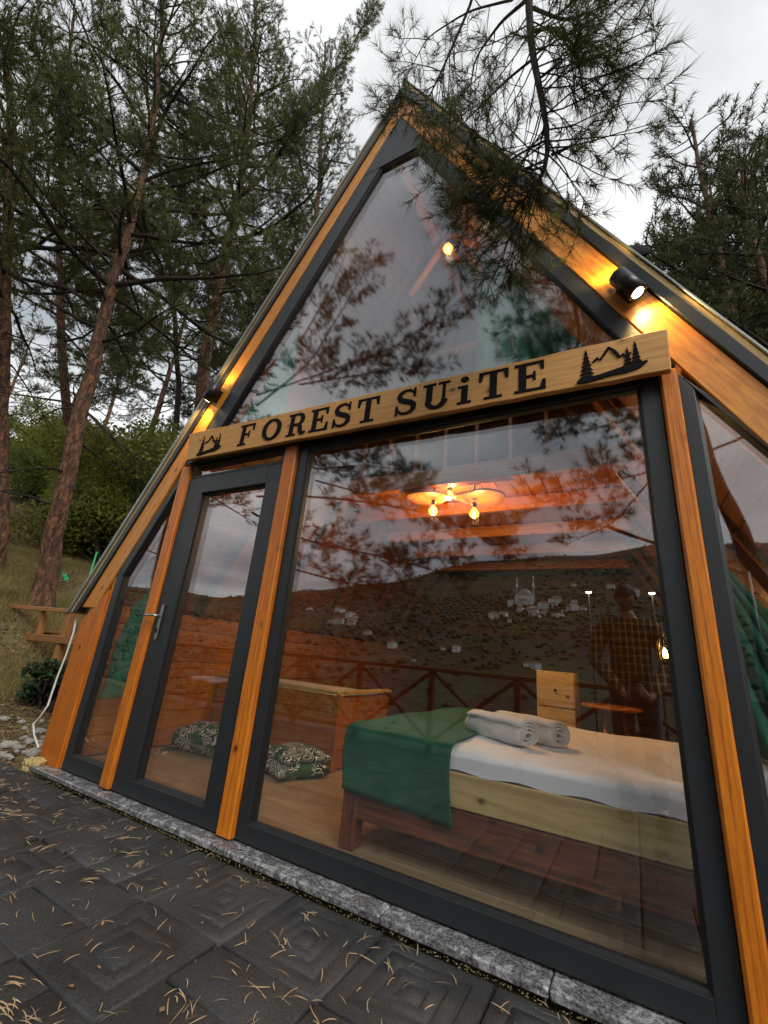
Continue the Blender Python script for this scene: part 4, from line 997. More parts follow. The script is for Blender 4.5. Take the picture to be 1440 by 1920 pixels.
def pine(name, trunk, r0, z_crown, limbs, llen, q, label, group, needle=M_needle, extra=(), dead=6, r1=.03, bark=M_bark):
    """trunk: list of points bottom to top (world); limbs from height z_crown to the top"""
    T_ = np.array([tuple(p) for p in trunk], float)
    tt = np.linspace(0, 1, len(T_)); f = np.linspace(0, 1, 26)
    P = np.stack([np.interp(f, tt, T_[:, i]) for i in range(3)], -1)
    for _ in range(2): P[1:-1] = (P[:-2] + 2 * P[1:-1] + P[2:]) / 4
    P[1:-1] += rng.normal(0, .02, (len(P) - 2, 3)) * [1, 1, 0]
    T = thing(name, tuple(P[0]), label, 'tree', group)
    rr = r0 + (r1 - r0) * f ** .8; rr[0] *= 1.35; rr[1] *= 1.1
    V, Qd = tube_np(P, rr, 14); V += rng.normal(0, r0 * .03, V.shape)
    me = mesh_np('trunk', V, Qd, 4); link('trunk', me, bark, T, None, True)
    tw, nd = Acc(), Acc(); z0, z1 = P[0, 2], P[-1, 2]
    zc = z_crown
    for i in range(limbs):
        g = (i + rng.random()) / limbs; z = zc + (z1 - zc) * g ** .9
        j = np.clip(np.searchsorted(P[:, 2], z) - 1, 0, len(P) - 2); k = (z - P[j, 2]) / (P[j + 1, 2] - P[j, 2] + 1e-6); p = P[j] + (P[j + 1] - P[j]) * k
        a = i * 2.4 + rng.normal(0, .4); up = rng.uniform(-.1, .45) + .5 * g
        L = llen * (1.0 - .72 * g ** 1.3) * rng.uniform(.65, 1.15) * (.75 if g < .1 else 1)
        path = curve(p, (math.cos(a), math.sin(a), up), L, 7, .13, .035)
        sprout(tw, nd, path, max(.012, .035 * L / 2), .30, 0, q)
    for i in range(dead):
        z = z0 + (zc - z0) * rng.uniform(.35, 1.0); j = np.clip(np.searchsorted(P[:, 2], z) - 1, 0, len(P) - 2); a = rng.uniform(0, 6.28)
        pa = curve(P[j], (math.cos(a), math.sin(a), rng.uniform(-.35, .15)), rng.uniform(.8, 2.0), 6, .2, -.02); V, Qd = tube_np(pa, np.linspace(.02, .004, len(pa)), 4); tw.add(V, Qd)
        for h in range(4):
            b0 = pa[rng.integers(2, 6)]; pb = curve(b0, rng.normal(0, 1, 3), rng.uniform(.3, .8), 4, .2); V, Qd = tube_np(pb, np.linspace(.008, .002, len(pb)), 3); tw.add(V, Qd)
    for pts, rad, fol, qq in extra:
        pts = np.array([tuple(p) for p in pts], float); u = np.linspace(0, 1, len(pts)); ff = np.linspace(0, 1, 18)
        pa = np.stack([np.interp(ff, u, pts[:, i]) for i in range(3)], -1)
        for _ in range(2): pa[1:-1] = (pa[:-2] + 2 * pa[1:-1] + pa[2:]) / 4
        sprout(tw, nd, pa, rad, fol, 0, qq or q)
    link('branches', tw.mesh('branches'), M_twig, T, None, True)
    c = link('crown', nd.mesh('crown'), needle, T)
    return T
def from_px(pxs, D):
    n = ray(pxs[0]); n.z = 0; n.normalize(); return [CAM + ray(p) * (D / ray(p).dot(n)) for p in pxs]
def to_ground(P):
    a = P[0]; d = (P[0] - P[1]).normalized(); g = hz(a.x, a.y)
    if a.z > g: P = [Vector((a.x + d.x * .3, a.y, g - .15))] + P
    return P
# left pines standing on the bank
P1 = to_ground(from_px([(88, 1100), (112, 950), (150, 800), (182, 640), (222, 480), (262, 380), (285, 250), (300, 120), (306, 0), (308, -60)], 8.0))
pine('pine_tree', P1, .16, 5.4, 74, 3.0, QF, 'leaning red-barked pine standing above the timber bench', 'pines beside the cabin', dead=9)
P2 = to_ground(from_px([(352, 1000), (375, 752), (390, 640), (418, 500), (442, 390), (458, 320), (470, 200), (478, 60), (480, 0)], 10.0))
xb = [from_px([(452, 345), (520, 270), (620, 150), (700, 20)], 10.0), .05, .3, None]
pine('pine_tree', P2, .21, 9.2, 84, 3.3, QF, 'tall orange-barked pine rising close behind the lower roof edge', 'pines beside the cabin', dead=9, extra=[xb])
P0 = to_ground(from_px([(-4, 1010), (2, 800), (8, 600), (12, 420), (20, 200), (24, 60)], 9.5))
pine('pine_tree', P0, .19, 6.2, 60, 2.9, QF, 'grey-brown pine with a straight trunk left of the leaning one', 'pines beside the cabin', dead=8)
P3 = to_ground(from_px([(338, 780), (330, 640), (318, 480), (300, 300), (262, 120), (255, 40)], 14.0))
pine('pine_tree', P3, .11, 9.5, 44, 3.0, QF, 'thin dark-stemmed pine between the two red-barked trunks', 'pines beside the cabin', dead=8, bark=M_twig)
P4 = to_ground(from_px([(520, 900), (560, 640), (585, 480), (600, 330), (606, 200), (610, 80)], 11.5))
pine('pine_tree', P4, .17, 7.5, 56, 3.0, QF, 'leafy pine crown showing just above the roof slope below the peak', 'pines beside the cabin', dead=4)
P5 = to_ground(from_px([(140, 1000), (120, 700), (110, 500), (118, 300), (130, 120), (140, 20)], 13.0))
pine('pine_tree', P5, .15, 8.0, 50, 3.2, QF, 'pine between the straight trunk and the leaning red-barked trunk', 'pines beside the cabin', dead=4)
# background pines: three crowns shared by copies
def proto(seed, h, crown, limbs, llen):
    global rng
    rng = np.random.default_rng(seed)
    tr = [Vector((0, 0, -.2)), Vector((.15, .1, h * .35)), Vector((.05, .25, h * .7)), Vector((.1, .2, h))]
    return pine('pine_tree', tr, .17, crown, limbs, llen, QB, 'x', 'pines on the slope', M_needle2, dead=5)
QB = dict(dens=5.2, depth=1, min=.32, lmax=1.2, up=.10, n=14, ln=.165, wd=.020, gap=.135, tw=.004, spread=1.0)
PR = [proto(21, 14, 4.0, 54, 3.0), proto(22, 11, 2.2, 52, 2.6), proto(23, 17, 5.0, 60, 3.4)]
used = [False] * 3
def put(pi, x, y, s, rz, label, group='pines on the slope'):
    src = PR[pi]; M = Matrix.Translation((x, y, hz(x, y) - .1)) @ Matrix.Rotation(rz, 4, 'Z') @ Matrix.Scale(s, 4)
    if not used[pi]: o = src; used[pi] = True
    else:
        o = src.copy(); COL.objects.link(o)
        for c in src.children: d = c.copy(); d.parent = o; COL.objects.link(d)
    o.matrix_basis = M; o['label'] = label; o['group'] = group; return o
def pxg(px, t):
    v = ray(px); v = v / v.y; p = CAM + v * t; return p.x, p.y
for px, t, pi, s, lab in (((60, 950), 8.5, 0, 1.05, 'dense pine behind the bench on the bushy slope'), ((250, 900), 9.5, 2, 1.0, 'dense pine on the slope between the leaning pine and the roof'),
                          ((540, 560), 9.0, 0, 1.1, 'full pine crown directly behind the upper roof edge'), ((640, 380), 12.0, 2, 1.0, 'tall pine crown behind the roof ridge'),
                          ((420, 700), 13, 1, 1.3, 'pine half hidden behind the orange-barked trunk'), ((160, 900), 14, 2, 1.1, 'far pine on the slope beyond the leaning trunk'), ((-60, 900), 11, 1, 1.2, 'pine at the edge of the bushy slope')):
    x, y = pxg(px, t); put(pi, x, y, s, random.uniform(0, 6), lab)
for px, t, pi, s, lab in (((1420, 700), 10.5, 0, 1.15, 'large dense pine beyond the roof edge with the vent'), ((1400, 700), 14.5, 2, 1.0, 'taller pine behind the large dense one beyond the vent'),
                          ((1165, 420), 14, 1, .95, 'small pine top peeping over the roof next to the vent'), ((1100, 400), 16, 1, 1.15, 'pine top behind the roof below the hanging branch'), ((1300, 600), 17, 0, .9, 'pine rising behind the vent cowl'), ((1410, 560), 12, 2, .9, 'tall full pine standing between the vent cowl and the low bushy pine'), ((1340, 620), 13, 1, 1.25, 'round-topped pine between the vent cowl and the large dense pine'), ((1470, 620), 8.0, 1, 1.0, 'bushy pine growing low beside the right roof slope')):
    x, y = pxg(px, t); put(pi, x, y, s, random.uniform(0, 6), lab, 'pines behind the cabin')
rng = np.random.default_rng(5)
# front pines behind the photographer, seen in the glass; one hangs its boughs over the roof
def hp(px, Y): return atY(px, Y)
tr = [Vector((3.7, -5.6, -.5)), mir((1440, 1110), -5.4), mir((1350, 920), -5.2), Vector((2.35, -4.9, 6.0)), Vector((2.2, -4.6, 9)), Vector((2.2, -4.5, 12))]
stem = [Vector((2.2, -4.5, 7.4)), Vector((1.9, -2.8, 6.9)), Vector((1.4, -1.4, 5.6)), hp((988, -40), -.75), hp((990, 60), -.72), hp((1005, 130), -.7), hp((1022, 210), -.66), hp((1034, 300), -.62), hp((1010, 350), -.60), hp((965, 392), -.58)]
s2 = [hp((990, 60), -.72), hp((1040, 50), -.75), hp((1080, 90), -.76), hp((1090, 150), -.74)]
s3 = [hp((988, 10), -.74), hp((1060, 40), -.7), hp((1110, 20), -.66), hp((1140, 60), -.62)]
s4 = [Vector((1.4, -1.4, 5.6)), hp((900, -30), -.6), hp((860, 60), -.55), hp((830, 130), -.5), hp((800, 190), -.46), hp((790, 230), -.44)]
s5 = [hp((1000, 110), -.7), hp((950, 150), -.66), hp((900, 200), -.6), hp((860, 240), -.56), hp((820, 260), -.5)]
s6 = [hp((1030, 260), -.64), hp((970, 290), -.62), hp((920, 330), -.6), hp((900, 395), -.6)]
s9 = [hp((960, 0), -.6), hp((880, 20), -.55), hp((800, 70), -.5), hp((760, 150), -.48)]
s10 = [hp((1034, 300), -.62), hp((1060, 350), -.62), hp((1040, 400), -.6)]
s11 = [hp((930, 60), -.66), hp((960, 150), -.62), hp((940, 230), -.58), hp((910, 280), -.55)]
s7 = [hp((1034, 290), -.62), hp((1080, 270), -.6), hp((1110, 230), -.58)]
s8 = [hp((988, 0), -.74), hp((940, 40), -.7), hp((890, 110), -.66), hp((880, 180), -.62)]
bB1 = [mir((1440, 800), -5), mir((1235, 880), -4.6), mir((1100, 910), -4.4), mir((965, 965), -4.2)]
bB2 = [mir((1420, 720), -5), mir((1230, 770), -4.7), mir((1120, 800), -4.5), mir((1050, 815), -4.4)]
bB3 = [mir((1235, 880), -4.6), mir((1150, 980), -4.5), mir((1060, 1020), -4.4)]
bU1 = [Vector((2.3, -4.7, 6.2)), mir((1130, 600), -4.6), mir((1040, 580), -4.5), mir((940, 610), -4.3)]
bU2 = [Vector((2.3, -4.7, 6.2)), mir((1090, 530), -4.5), mir((1010, 520), -4.4)]
pine('pine_tree', tr, .17, 7.0, 16, 2.2, QM, 'pine behind the photographer whose needled boughs hang over the roof peak', 'pines by the terrace', M_needle2, dead=3,
     extra=[(stem, .028, .42, QN), (s2, .010, .15, QN), (s3, .010, .15, QN), (s4, .012, .45, QN), (s5, .007, .4, QN), (s6, .006, .45, QN), (s7, .008, .2, QN), (s8, .010, .2, QN), (s9, .008, .1, QN),
            (bB1, .022, .28, QM), (bB2, .02, .25, QM), (bB3, .014, .15, QM), (bU1, .022, .2, QM), (bU2, .018, .3, QM)], bark=M_bark)
trl = [Vector((-9.3, -5.4, hz(-9.3, -5.4) - .2)), mir((300, 1050), -4.9), mir((325, 960), -4.8), Vector((-8.4, -4.6, 7)), Vector((-8.0, -4.4, 14))]
def lb(*px): return [mir(p, y) for p, y in px]
exl = [(lb(((470, 960), -5), ((560, 1010), -4.7), ((700, 1040), -4.5), ((860, 1080), -4.3)), .03, .3, QM),
       (lb(((480, 930), -5), ((600, 930), -4.8), ((760, 950), -4.5), ((860, 985), -4.3), ((940, 1025), -4.2)), .03, .25, QM),
       (lb(((500, 850), -5), ((590, 880), -4.8), ((680, 870), -4.6), ((745, 880), -4.5)), .025, .15, QM),
       (lb(((590, 900), -4.8), ((700, 930), -4.6), ((790, 900), -4.5)), .02, .2, QM),
       (lb(((520, 1060), -4.9), ((640, 1090), -4.7), ((760, 1110), -4.5)), .02, .2, QM),
       (lb(((480, 760), -5.2), ((580, 680), -4.9), ((640, 580), -4.7), ((700, 480), -4.5)), .035, .2, QM),
       (lb(((480, 740), -5.2), ((600, 700), -4.8), ((740, 650), -4.5), ((865, 560), -4.3)), .03, .25, QM),
       (lb(((560, 640), -5), ((620, 540), -4.7), ((650, 470), -4.6)), .025, .2, QM),
       (lb(((560, 720), -5), ((680, 700), -4.7), ((800, 680), -4.5)), .025, .2, QM)]
pine('pine_tree', trl, .24, 4.2, 44, 3.2, QF, 'pine at the terrace end mirrored dark in the glass of the door', 'pines by the terrace', M_needle2, extra=exl, dead=7)

# ---- broadleaf bushes on the bank
def bush_mesh(seed, n, R0, hgt, leaf):
    g = np.random.default_rng(seed); ac = Acc(); st = Acc(); cl = []
    for i in range(16):
        a = g.uniform(0, 6.28); r = R0 * math.sqrt(g.random()) * .8; c = np.array([r * math.cos(a), r * math.sin(a), hgt * g.uniform(.25, .95) * (1 - .35 * (r / R0) ** 2)])
        cl.append(c); pa = np.linspace([0, 0, -.2], c, 6); pa[1:-1] += g.normal(0, .08, (4, 3)); V, Q = tube_np(pa, np.linspace(.05, .01, 6), 5); st.add(V, Q)
    cl = np.array(cl); ci = g.integers(0, len(cl), n); d = g.normal(0, 1, (n, 3)); d /= np.linalg.norm(d, axis=1)[:, None]
    P = cl[ci] + d * (g.random((n, 1)) ** .45) * R0 * .42 * np.array([1, 1, .8])
    a = g.normal(0, 1, (n, 3)); a /= np.linalg.norm(a, axis=1)[:, None]; b_ = np.cross(a, g.normal(0, 1, (n, 3))); b_ /= np.linalg.norm(b_, axis=1)[:, None]
    s = leaf * g.uniform(.6, 1.3, (n, 1)); V = np.concatenate([P - a * s * .6, P + b_ * s * .34, P + a * s * .6, P - b_ * s * .34]); i = np.arange(n)
    ac.add(V, np.stack([i, i + n, i + 2 * n, i + 3 * n], -1)); return ac.mesh('foliage'), st.mesh('stems')
BU = [bush_mesh(31, 15000, 1.6, 2.6, .075), bush_mesh(32, 16000, 1.9, 3.6, .085), bush_mesh(33, 11000, 1.3, 2.0, .07)]
for (f, s), lm in zip(BU, (M_leaf, M_leaf2, M_leaf3)): f.materials.append(lm); s.materials.append(M_twig)
def put_bush(k, x, y, s, label, group, mat=None):
    M = Matrix.Translation((x, y, hz(x, y) - .05)) @ Matrix.Rotation(random.uniform(0, 6), 4, 'Z') @ Matrix.Scale(s, 4)
    T = tag(link('bush', None, None, None, M), label, 'bush', group)
    link('foliage', BU[k][0], None, T, M); link('stems', BU[k][1], None, T, M); return T
spots = [((175, 1065), 5.3), ((225, 1050), 5.2), ((45, 1075), 6.4), ((135, 1085), 5.2), ((200, 1040), 6.3), ((250, 1030), 6.0), ((130, 1050), 6.8), ((20, 1040), 8), ((290, 1000), 6.2), ((70, 970), 8.2), ((160, 900), 9.5), ((20, 930), 9), ((60, 900), 12), ((110, 950), 10), ((190, 930), 8.5), ((230, 880), 11), ((270, 960), 7.5), ((310, 900), 9), ((250, 820), 14), ((180, 820), 15), ((100, 820), 15), ((330, 840), 12), ((20, 820), 14), ((140, 990), 8.0), ((215, 1000), 7.0), ((40, 1000), 9.5), ((380, 820), 13), ((300, 780), 18), ((150, 760), 19), ((60, 760), 19), ((240, 760), 20)]
for i, (px, t) in enumerate(spots):
    x, y = pxg(px, t); put_bush(i % 3, x, y, random.uniform(.8, 1.25) * (1 if t < 13 else 1.35), (('yellow-green', 'olive', 'deep green')[i % 3]) + (' leafy bush low on the bank above the timber bench' if t < 8.6 else (' leafy bush half-way up the slope between the pine trunks' if t < 12.5 else ' leafy bush high on the slope against the sky')), 'bushes on the slope')
# dark shrub by the cabin corner
sf_, ss_ = bush_mesh(35, 2600, .30, .42, .055); sf_.materials.append(M_shrub); ss_.materials.append(M_twig)
g_ = ground_px((88, 1325)); x, y = min(g_.x, -2.95), g_.y; M = Matrix.Translation((x, y, hz(x, y)))
T = tag(link('shrub', None, None, None, M), 'dark glossy-leaved low shrub by the cabin corner board', 'shrub'); link('foliage', sf_, None, T, M); link('stems', ss_, None, T, M)
# grass, litter and needles
def blades(n, xr, yr, h, w, keep):
    x = rng.uniform(*xr, n * 2); y = rng.uniform(*yr, n * 2); k = keep(x, y); x, y = x[k][:n], y[k][:n]; m = len(x); z = hill(x, y)
    a = rng.uniform(0, 6.28, m); hh = h * rng.uniform(.5, 1.3, m); t = np.stack([np.cos(a), np.sin(a), np.zeros(m)], -1)
    B = np.stack([x, y, z - .01], -1); l = rng.normal(0, .5, (m, 3)); l[:, 2] = 1; l /= np.linalg.norm(l, axis=1)[:, None]
    V = np.concatenate([B + t * w, B - t * w, B + l * hh[:, None]]); i = np.arange(m); return V, np.stack([i, i + m, i + 2 * m], -1)
ac = Acc()
sel = lambda x, y: (np.sin(x * 1.7 + 1) * np.cos(y * 1.3) + rng.normal(0, .35, len(x)) > -.25) & ((x < -3.9) | (y > .75 + .3 * np.sin(x * 5)))
ac.add(*blades(60000, (-9, -3.0), (-.1, 5), .13, .004, sel)); ac.add(*blades(14000, (-6.5, -3.3), (0, 3), .2, .004, sel))
tag(link('grass', ac.mesh('grass'), M_grass), 'dry yellow-green grass covering the bank', 'grass', kind='stuff')
def flakes(n, xr, yr, s0, z0=None):
    x = rng.uniform(*xr, n); y = rng.uniform(*yr, n); z = hill(x, y) + .012 if z0 is None else np.full(n, z0)
    a = rng.normal(0, 1, (n, 3)) * [1, 1, .3]; a /= np.linalg.norm(a, axis=1)[:, None]; b_ = np.cross(a, rng.normal(0, .3, (n, 3)) + [0, 0, 1]); b_ /= np.linalg.norm(b_, axis=1)[:, None]
    s = s0 * rng.uniform(.5, 1.5, (n, 1)); P = np.stack([x, y, z], -1); V = np.concatenate([P - a * s, P + b_ * s * .6, P + a * s, P - b_ * s * .6]); i = np.arange(n)
    return V, np.stack([i, i + n, i + 2 * n, i + 3 * n], -1)
ac = Acc(); ac.add(*flakes(9000, (-4.6, -2.62), (-.12, 2.6), .014)); ac.add(*flakes(9000, (-9, -4.0), (0, 5), .022))
tag(link('leaf_litter', ac.mesh('leaf_litter'), M_litter), 'brown leaf litter strewn over the soil', 'litter', kind='stuff')
def dry_needles():
    ac = Acc(); tot = 0
    xs_, ys_, an = [], [], []
    for c in range(760):
        cx, cy = rng.uniform(-4.6, 2.4), rng.uniform(-2.4, -.16)
        if cx + 4 > 3.2 and rng.random() < .35: continue
        n = rng.integers(1, 6); b0 = rng.uniform(0, 6.28)
        for k in range(n): xs_.append(cx + rng.normal(0, .022)); ys_.append(cy + rng.normal(0, .014)); an.append(b0 + rng.normal(0, .38))
    for c in range(12):     # denser drifts towards the left end
        cx, cy = rng.uniform(-3.6, -.2), rng.uniform(-1.25, -.25); b0 = .35 + rng.normal(0, .3)
        for k in range(24): xs_.append(cx + rng.normal(0, .09)); ys_.append(cy + rng.normal(0, .03)); an.append(b0 + rng.normal(0, .35))
    for k in range(1500): xs_.append(rng.uniform(-4.6, 2.4)); ys_.append(rng.uniform(-2.4, -.14)); an.append(rng.uniform(0, 6.28))
    x, y, a = np.array(xs_), np.array(ys_), np.array(an); ok = y < -.135; x, y, a = x[ok], y[ok], a[ok]; m = len(x)
    z = -.044 + rng.uniform(0, .006, m); L = rng.uniform(.025, .075, m); bend = rng.normal(0, .24, m); w = rng.uniform(.0009, .0017, m)
    V = []; rows = 5
    for r in range(rows):
        f = r / (rows - 1) - .5; aa = a + bend * f * 2; dx = np.cos(a) * f * L - np.sin(a) * bend * (f * f) * L; dy = np.sin(a) * f * L + np.cos(a) * bend * (f * f) * L
        P = np.stack([x + dx, y + dy, z + .003 * (1 - 4 * f * f) + .001], -1); s = np.stack([-np.sin(aa), np.cos(aa), np.full(m, .25)], -1)
        ww = w * (1 - .6 * abs(f * 2) ** 2); V.append(P + s * ww[:, None]); V.append(P - s * ww[:, None])
    Vc = np.concatenate(V); i = np.arange(m)
    for r in range(rows - 1):
        q = np.stack([i + 2 * r * m, i + (2 * r + 1) * m, i + (2 * r + 3) * m, i + (2 * r + 2) * m], -1)
        if r == 0: Q = q
        else: Q = np.concatenate([Q, q])
    ac.add(Vc, Q); return ac
tag(link('fallen_pine_needles', dry_needles().mesh('fallen_pine_needles'), M_dry), 'dry tan pine needles scattered over the dark paving', 'pine needles', kind='stuff')
ac = Acc(); V, Q = flakes(160, (-4, 2.0), (-2.0, -.2), .010, -.041); ac.add(V, Q)
tag(link('fallen_leaves', ac.mesh('fallen_leaves'), M_litter), 'small curled brown leaf bits on the dark paving', 'leaves', kind='stuff')

# ================================================================== TERRACE, SEEN IN THE GLASS
YR = -3.2
for b in range(9):
    x0 = -5.95 + b * 1.03
    T = thing('railing_panel', (x0, YR, -.06), 'dark timber railing bay with crossed braces along the terrace edge', 'railing', 'railing bays along the terrace edge')
    box('post', (x0, YR, .40), (.07, .07, .92), M_dwood, T, .005)
    beam('top_rail', (x0 - .0, YR, .845 + .012), (x0 + 1.028, YR, .845 + .012), .09, .045, M_dwood, T)
    beam('bottom_rail', (x0 + .036, YR, .06), (x0 + .993, YR, .06), .05, .05, M_dwood, T)
    beam('brace', (x0 + .04, YR - .012, .09), (x0 + .99, YR - .012, .81), .022, .045, M_dwood, T)
    beam('brace', (x0 + .04, YR + .012, .81), (x0 + .99, YR + .012, .09), .022, .045, M_dwood, T)
# chair
ch = Vector((-3.95, -2.62, -.06))
C_ = thing('garden_chair', tuple(ch), 'slatted wooden garden chair with a fluffy pale seat pad', 'chair')
def cb(n, c, s, m=M_inner): return box(n, (ch.x + c[0], ch.y + c[1], ch.z + c[2]), s, m, C_, .005)
for sx in (-1, 1):
    cb('leg', (sx * .21, .19, .21), (.04, .04, .42)); cb('leg', (sx * .21, -.21, .46), (.04, .04, .92))
for k in range(4): cb('back_slat', (0, -.185, .90 - k * .075), (.42, .018, .055))
for k in range(5): cb('seat_slat', (0, -.17 + k * .088, .43), (.46, .075, .02))
soft_box('seat_pad', (.46, .42, .08), fabric('fluffy_pad', (.62, .45, .40), .15, 60, 1.0), C_, Matrix.Translation((ch.x, ch.y + .01, ch.z + .475)), .5, 7, .01)
# terrace lamp on a pole
LP = thing('pole_lamp', (2.55, -4.0, -.06), 'pole lamp with a flat head on a slanted arm beyond the railing', 'lamp')
tube('pole', [(2.55, -4.0, -.1), (2.55, -4.0, 2.2)], .035, M_lampb, LP, 12)
beam('arm', (2.55, -4.0, 2.18), tuple(mir((1165, 996), -4)), .035, .035, M_lampb, LP)
a, b_ = mir((1138, 985), -4), mir((1185, 1003), -4)
beam('lamp_head', tuple(a), tuple(b_), .10, .03, M_lampb, LP)
# town on the opposite hillside
def ground_hit(px, z0=0):
    v = ray(px); h = CAM + v * ((0 - CAM.y) / v.y); w = Vector((v.x, -v.y, v.z)).normalized()
    t = 8.0
    while t < 900:
        p = h + w * t
        if p.z < hz(p.x, p.y): return p, t
        t *= 1.006
    return None, None
def house_mesh(w, d, h, floors):
    bm = bmesh.new(); bm_box(bm, (0, 0, h / 2), (w, d, h)); nf = len(bm.faces)
    for f in bm.faces: f.material_index = 0
    r = [bm.verts.new(p_) for p_ in ((-w / 2 - .4, -d / 2 - .4, h), (w / 2 + .4, -d / 2 - .4, h), (w / 2 + .4, d / 2 + .4, h), (-w / 2 - .4, d / 2 + .4, h), (-w / 2 + d * .3, 0, h + d * .28), (w / 2 - d * .3, 0, h + d * .28))]
    for q in ((0, 1, 5, 4), (1, 2, 5), (2, 3, 4, 5), (3, 0, 4), (0, 3, 2, 1)):
        f = bm.faces.new([r[i] for i in q]); f.material_index = 1
    for s in (-1, 1):
        for fl in range(floors):
            for k in range(int(w / 2.6)):
                x = -w / 2 + 1.4 + k * 2.6; z = 1.6 + fl * 3
                vs_ = bm_box(bm, (x, s * d / 2, z), (1.1, .16, 1.3))
                for v in vs_:
                    for f in v.link_faces: f.material_index = 2
    bmesh.ops.recalc_face_normals(bm, faces=list(bm.faces)); me = bpy.data.meshes.new('house'); bm.to_mesh(me); bm.free()
    for m in (M_white, M_tile, M_black): me.materials.append(m)
    return me
# woods on the opposite hillside: far too many to tell apart
ac = Acc(); g = np.random.default_rng(9); n = 26000
az = np.radians(g.uniform(-62, 40, n)); rr_ = 60 + 570 * g.random(n) ** .8
x, y = rr_ * np.sin(az), -rr_ * np.cos(az)
k = (np.sin(x * .03 + y * .011) + np.cos(y * .027 - x * .013) + g.normal(0, .9, n)) > .25; x, y = x[k], y[k]; z = hill(x, y)
for i in range(len(x)):
    s = g.uniform(.7, 1.9)
    P = np.array([[1, 0, .5], [-.5, .87, .6], [-.5, -.87, .5], [0, 0, 1.6], [.3, .4, 1.2]]) * s * g.uniform(.8, 1.2, (5, 1)) + [x[i], y[i], z[i] - .5]
    ac.add(P, np.array([[0, 1, 4], [1, 3, 4], [0, 4, 3], [1, 2, 3], [2, 0, 3], [0, 2, 1]]))
tag(link('far_wood', ac.mesh('far_wood'), leafmat('far_wood_leaves', (.026, .034, .018), (.085, .085, .042), .05, .1)), 'scrubby wood covering the opposite hillside', 'wood', kind='stuff')
HM = [house_mesh(9, 7, 6, 2), house_mesh(12, 9, 9, 3), house_mesh(7, 6, 4, 1)]
rnd = random.Random(3)
hp_ = [(945, 1155), (925, 1160), (955, 1165)]
hp_ += [(1000 + rnd.uniform(-60, 95), 1138 + rnd.uniform(-8, 22)) for _ in range(24)]
hp_ += [(600 + rnd.uniform(-60, 80), 1150 + rnd.uniform(-8, 22)) for _ in range(10)]
hp_ += [(855, 1222), (775, 1240), (990, 1250), (1005, 1255), (830, 1218), (690, 1190), (735, 1215), (1075, 1100), (1145, 1105), (1190, 1120)]
for i, px in enumerate(hp_):
    p, t = ground_hit(px)
    if p is None: continue
    M = Matrix.Translation((p.x, p.y, hz(p.x, p.y) - .5)) @ Matrix.Rotation(rnd.uniform(0, 3.1), 4, 'Z') @ Matrix.Scale(min(.8, max(.16, t / 620)), 4)
    tag(link('house', HM[i % 3 if t > 150 else 2], None, None, M), ('two-storey', 'three-storey', 'single-storey')[i % 3 if t > 150 else 2] + ' white house with red roof on the opposite hillside', 'house', 'houses on the opposite hillside')
p, t = ground_hit((985, 1134))
if p is not None:
    g = hz(p.x, p.y) - .5; k = t / 300
    MQ = thing('mosque', (p.x, p.y, g), 'pale domed mosque with two minarets on the opposite hillside', 'mosque')
    B = Matrix.Translation((p.x, p.y, g)) @ Matrix.Scale(k, 4)
    bm = bmesh.new(); bm_box(bm, (0, 0, 3), (11, 11, 6)); link('prayer_hall', bm_mesh(bm, 'prayer_hall', .1), M_white, MQ, B)
    lathe('dome', [(4.6, 6), (4.5, 7), (3.9, 8.6), (2.7, 9.9), (1.2, 10.7), (.05, 11)], B, M_lip, MQ, 20)
    for s in (-1, 1): lathe('minaret', [(.75, 0), (.7, 12), (1.05, 12.2), (1.05, 12.8), (.6, 12.9), (.55, 16), (.7, 16.1), (.05, 19.5)], B @ Matrix.Translation((s * 5.6, 4.6 * s * .3, 0)), M_white, MQ, 12)
for px in ((1103, 1110), (1222, 1112)):
    q = mir(px, -42); g = hz(q.x, q.y)
    T = thing('street_lamp', (q.x, q.y, g), 'lit street lamp standing down the slope below the terrace', 'street lamp', 'street lamps below the terrace')
    tube('pole', [(q.x, q.y, g - .2), (q.x, q.y, q.z)], .07, M_lampb, T, 8)
    beam('lamp_head', (q.x - .5, q.y, q.z + .12), (q.x + .5, q.y, q.z + .12), .25, .1, M_lampb, T)
    lathe('lamp_glow', [(.02, -.12), (.2, -.08), (.26, .0), (.02, .05)], Matrix.Translation((q.x, q.y, q.z)), M_street, T, 12)

# ================================================================== PHOTOGRAPHER
def skin(name, pts, edges, root=0, sub=2):
    me = bpy.data.meshes.new(name + '_sk'); me.from_pydata([p[0] for p in pts], edges, [])
    o = bpy.data.objects.new(name + '_sk', me); COL.objects.link(o)
    o.modifiers.new('s', 'SKIN'); o.modifiers['s'].use_smooth_shade = True; ss = o.modifiers.new('u', 'SUBSURF'); ss.levels = sub; ss.render_levels = sub
    for i, p in enumerate(pts):
        r = p[1] if hasattr(p[1], '__len__') else (p[1], p[1]); me.skin_vertices[0].data[i].radius = r; me.skin_vertices[0].data[i].use_root = i == root
    dg = bpy.context.evaluated_depsgraph_get(); ev = o.evaluated_get(dg); out = bpy.data.meshes.new_from_object(ev); out.name = name
    bpy.data.objects.remove(o); bpy.data.meshes.remove(me); return out
M_skin = plain('skin', (.34, .19, .13), .55, 0, .06, 12, .05)
M_hair = plain('dark_hair', (.012, .009, .008), .6, 0, .4, 40, .5)
M_jean = fabric('dark_jeans', (.02, .025, .04), .2, 300)
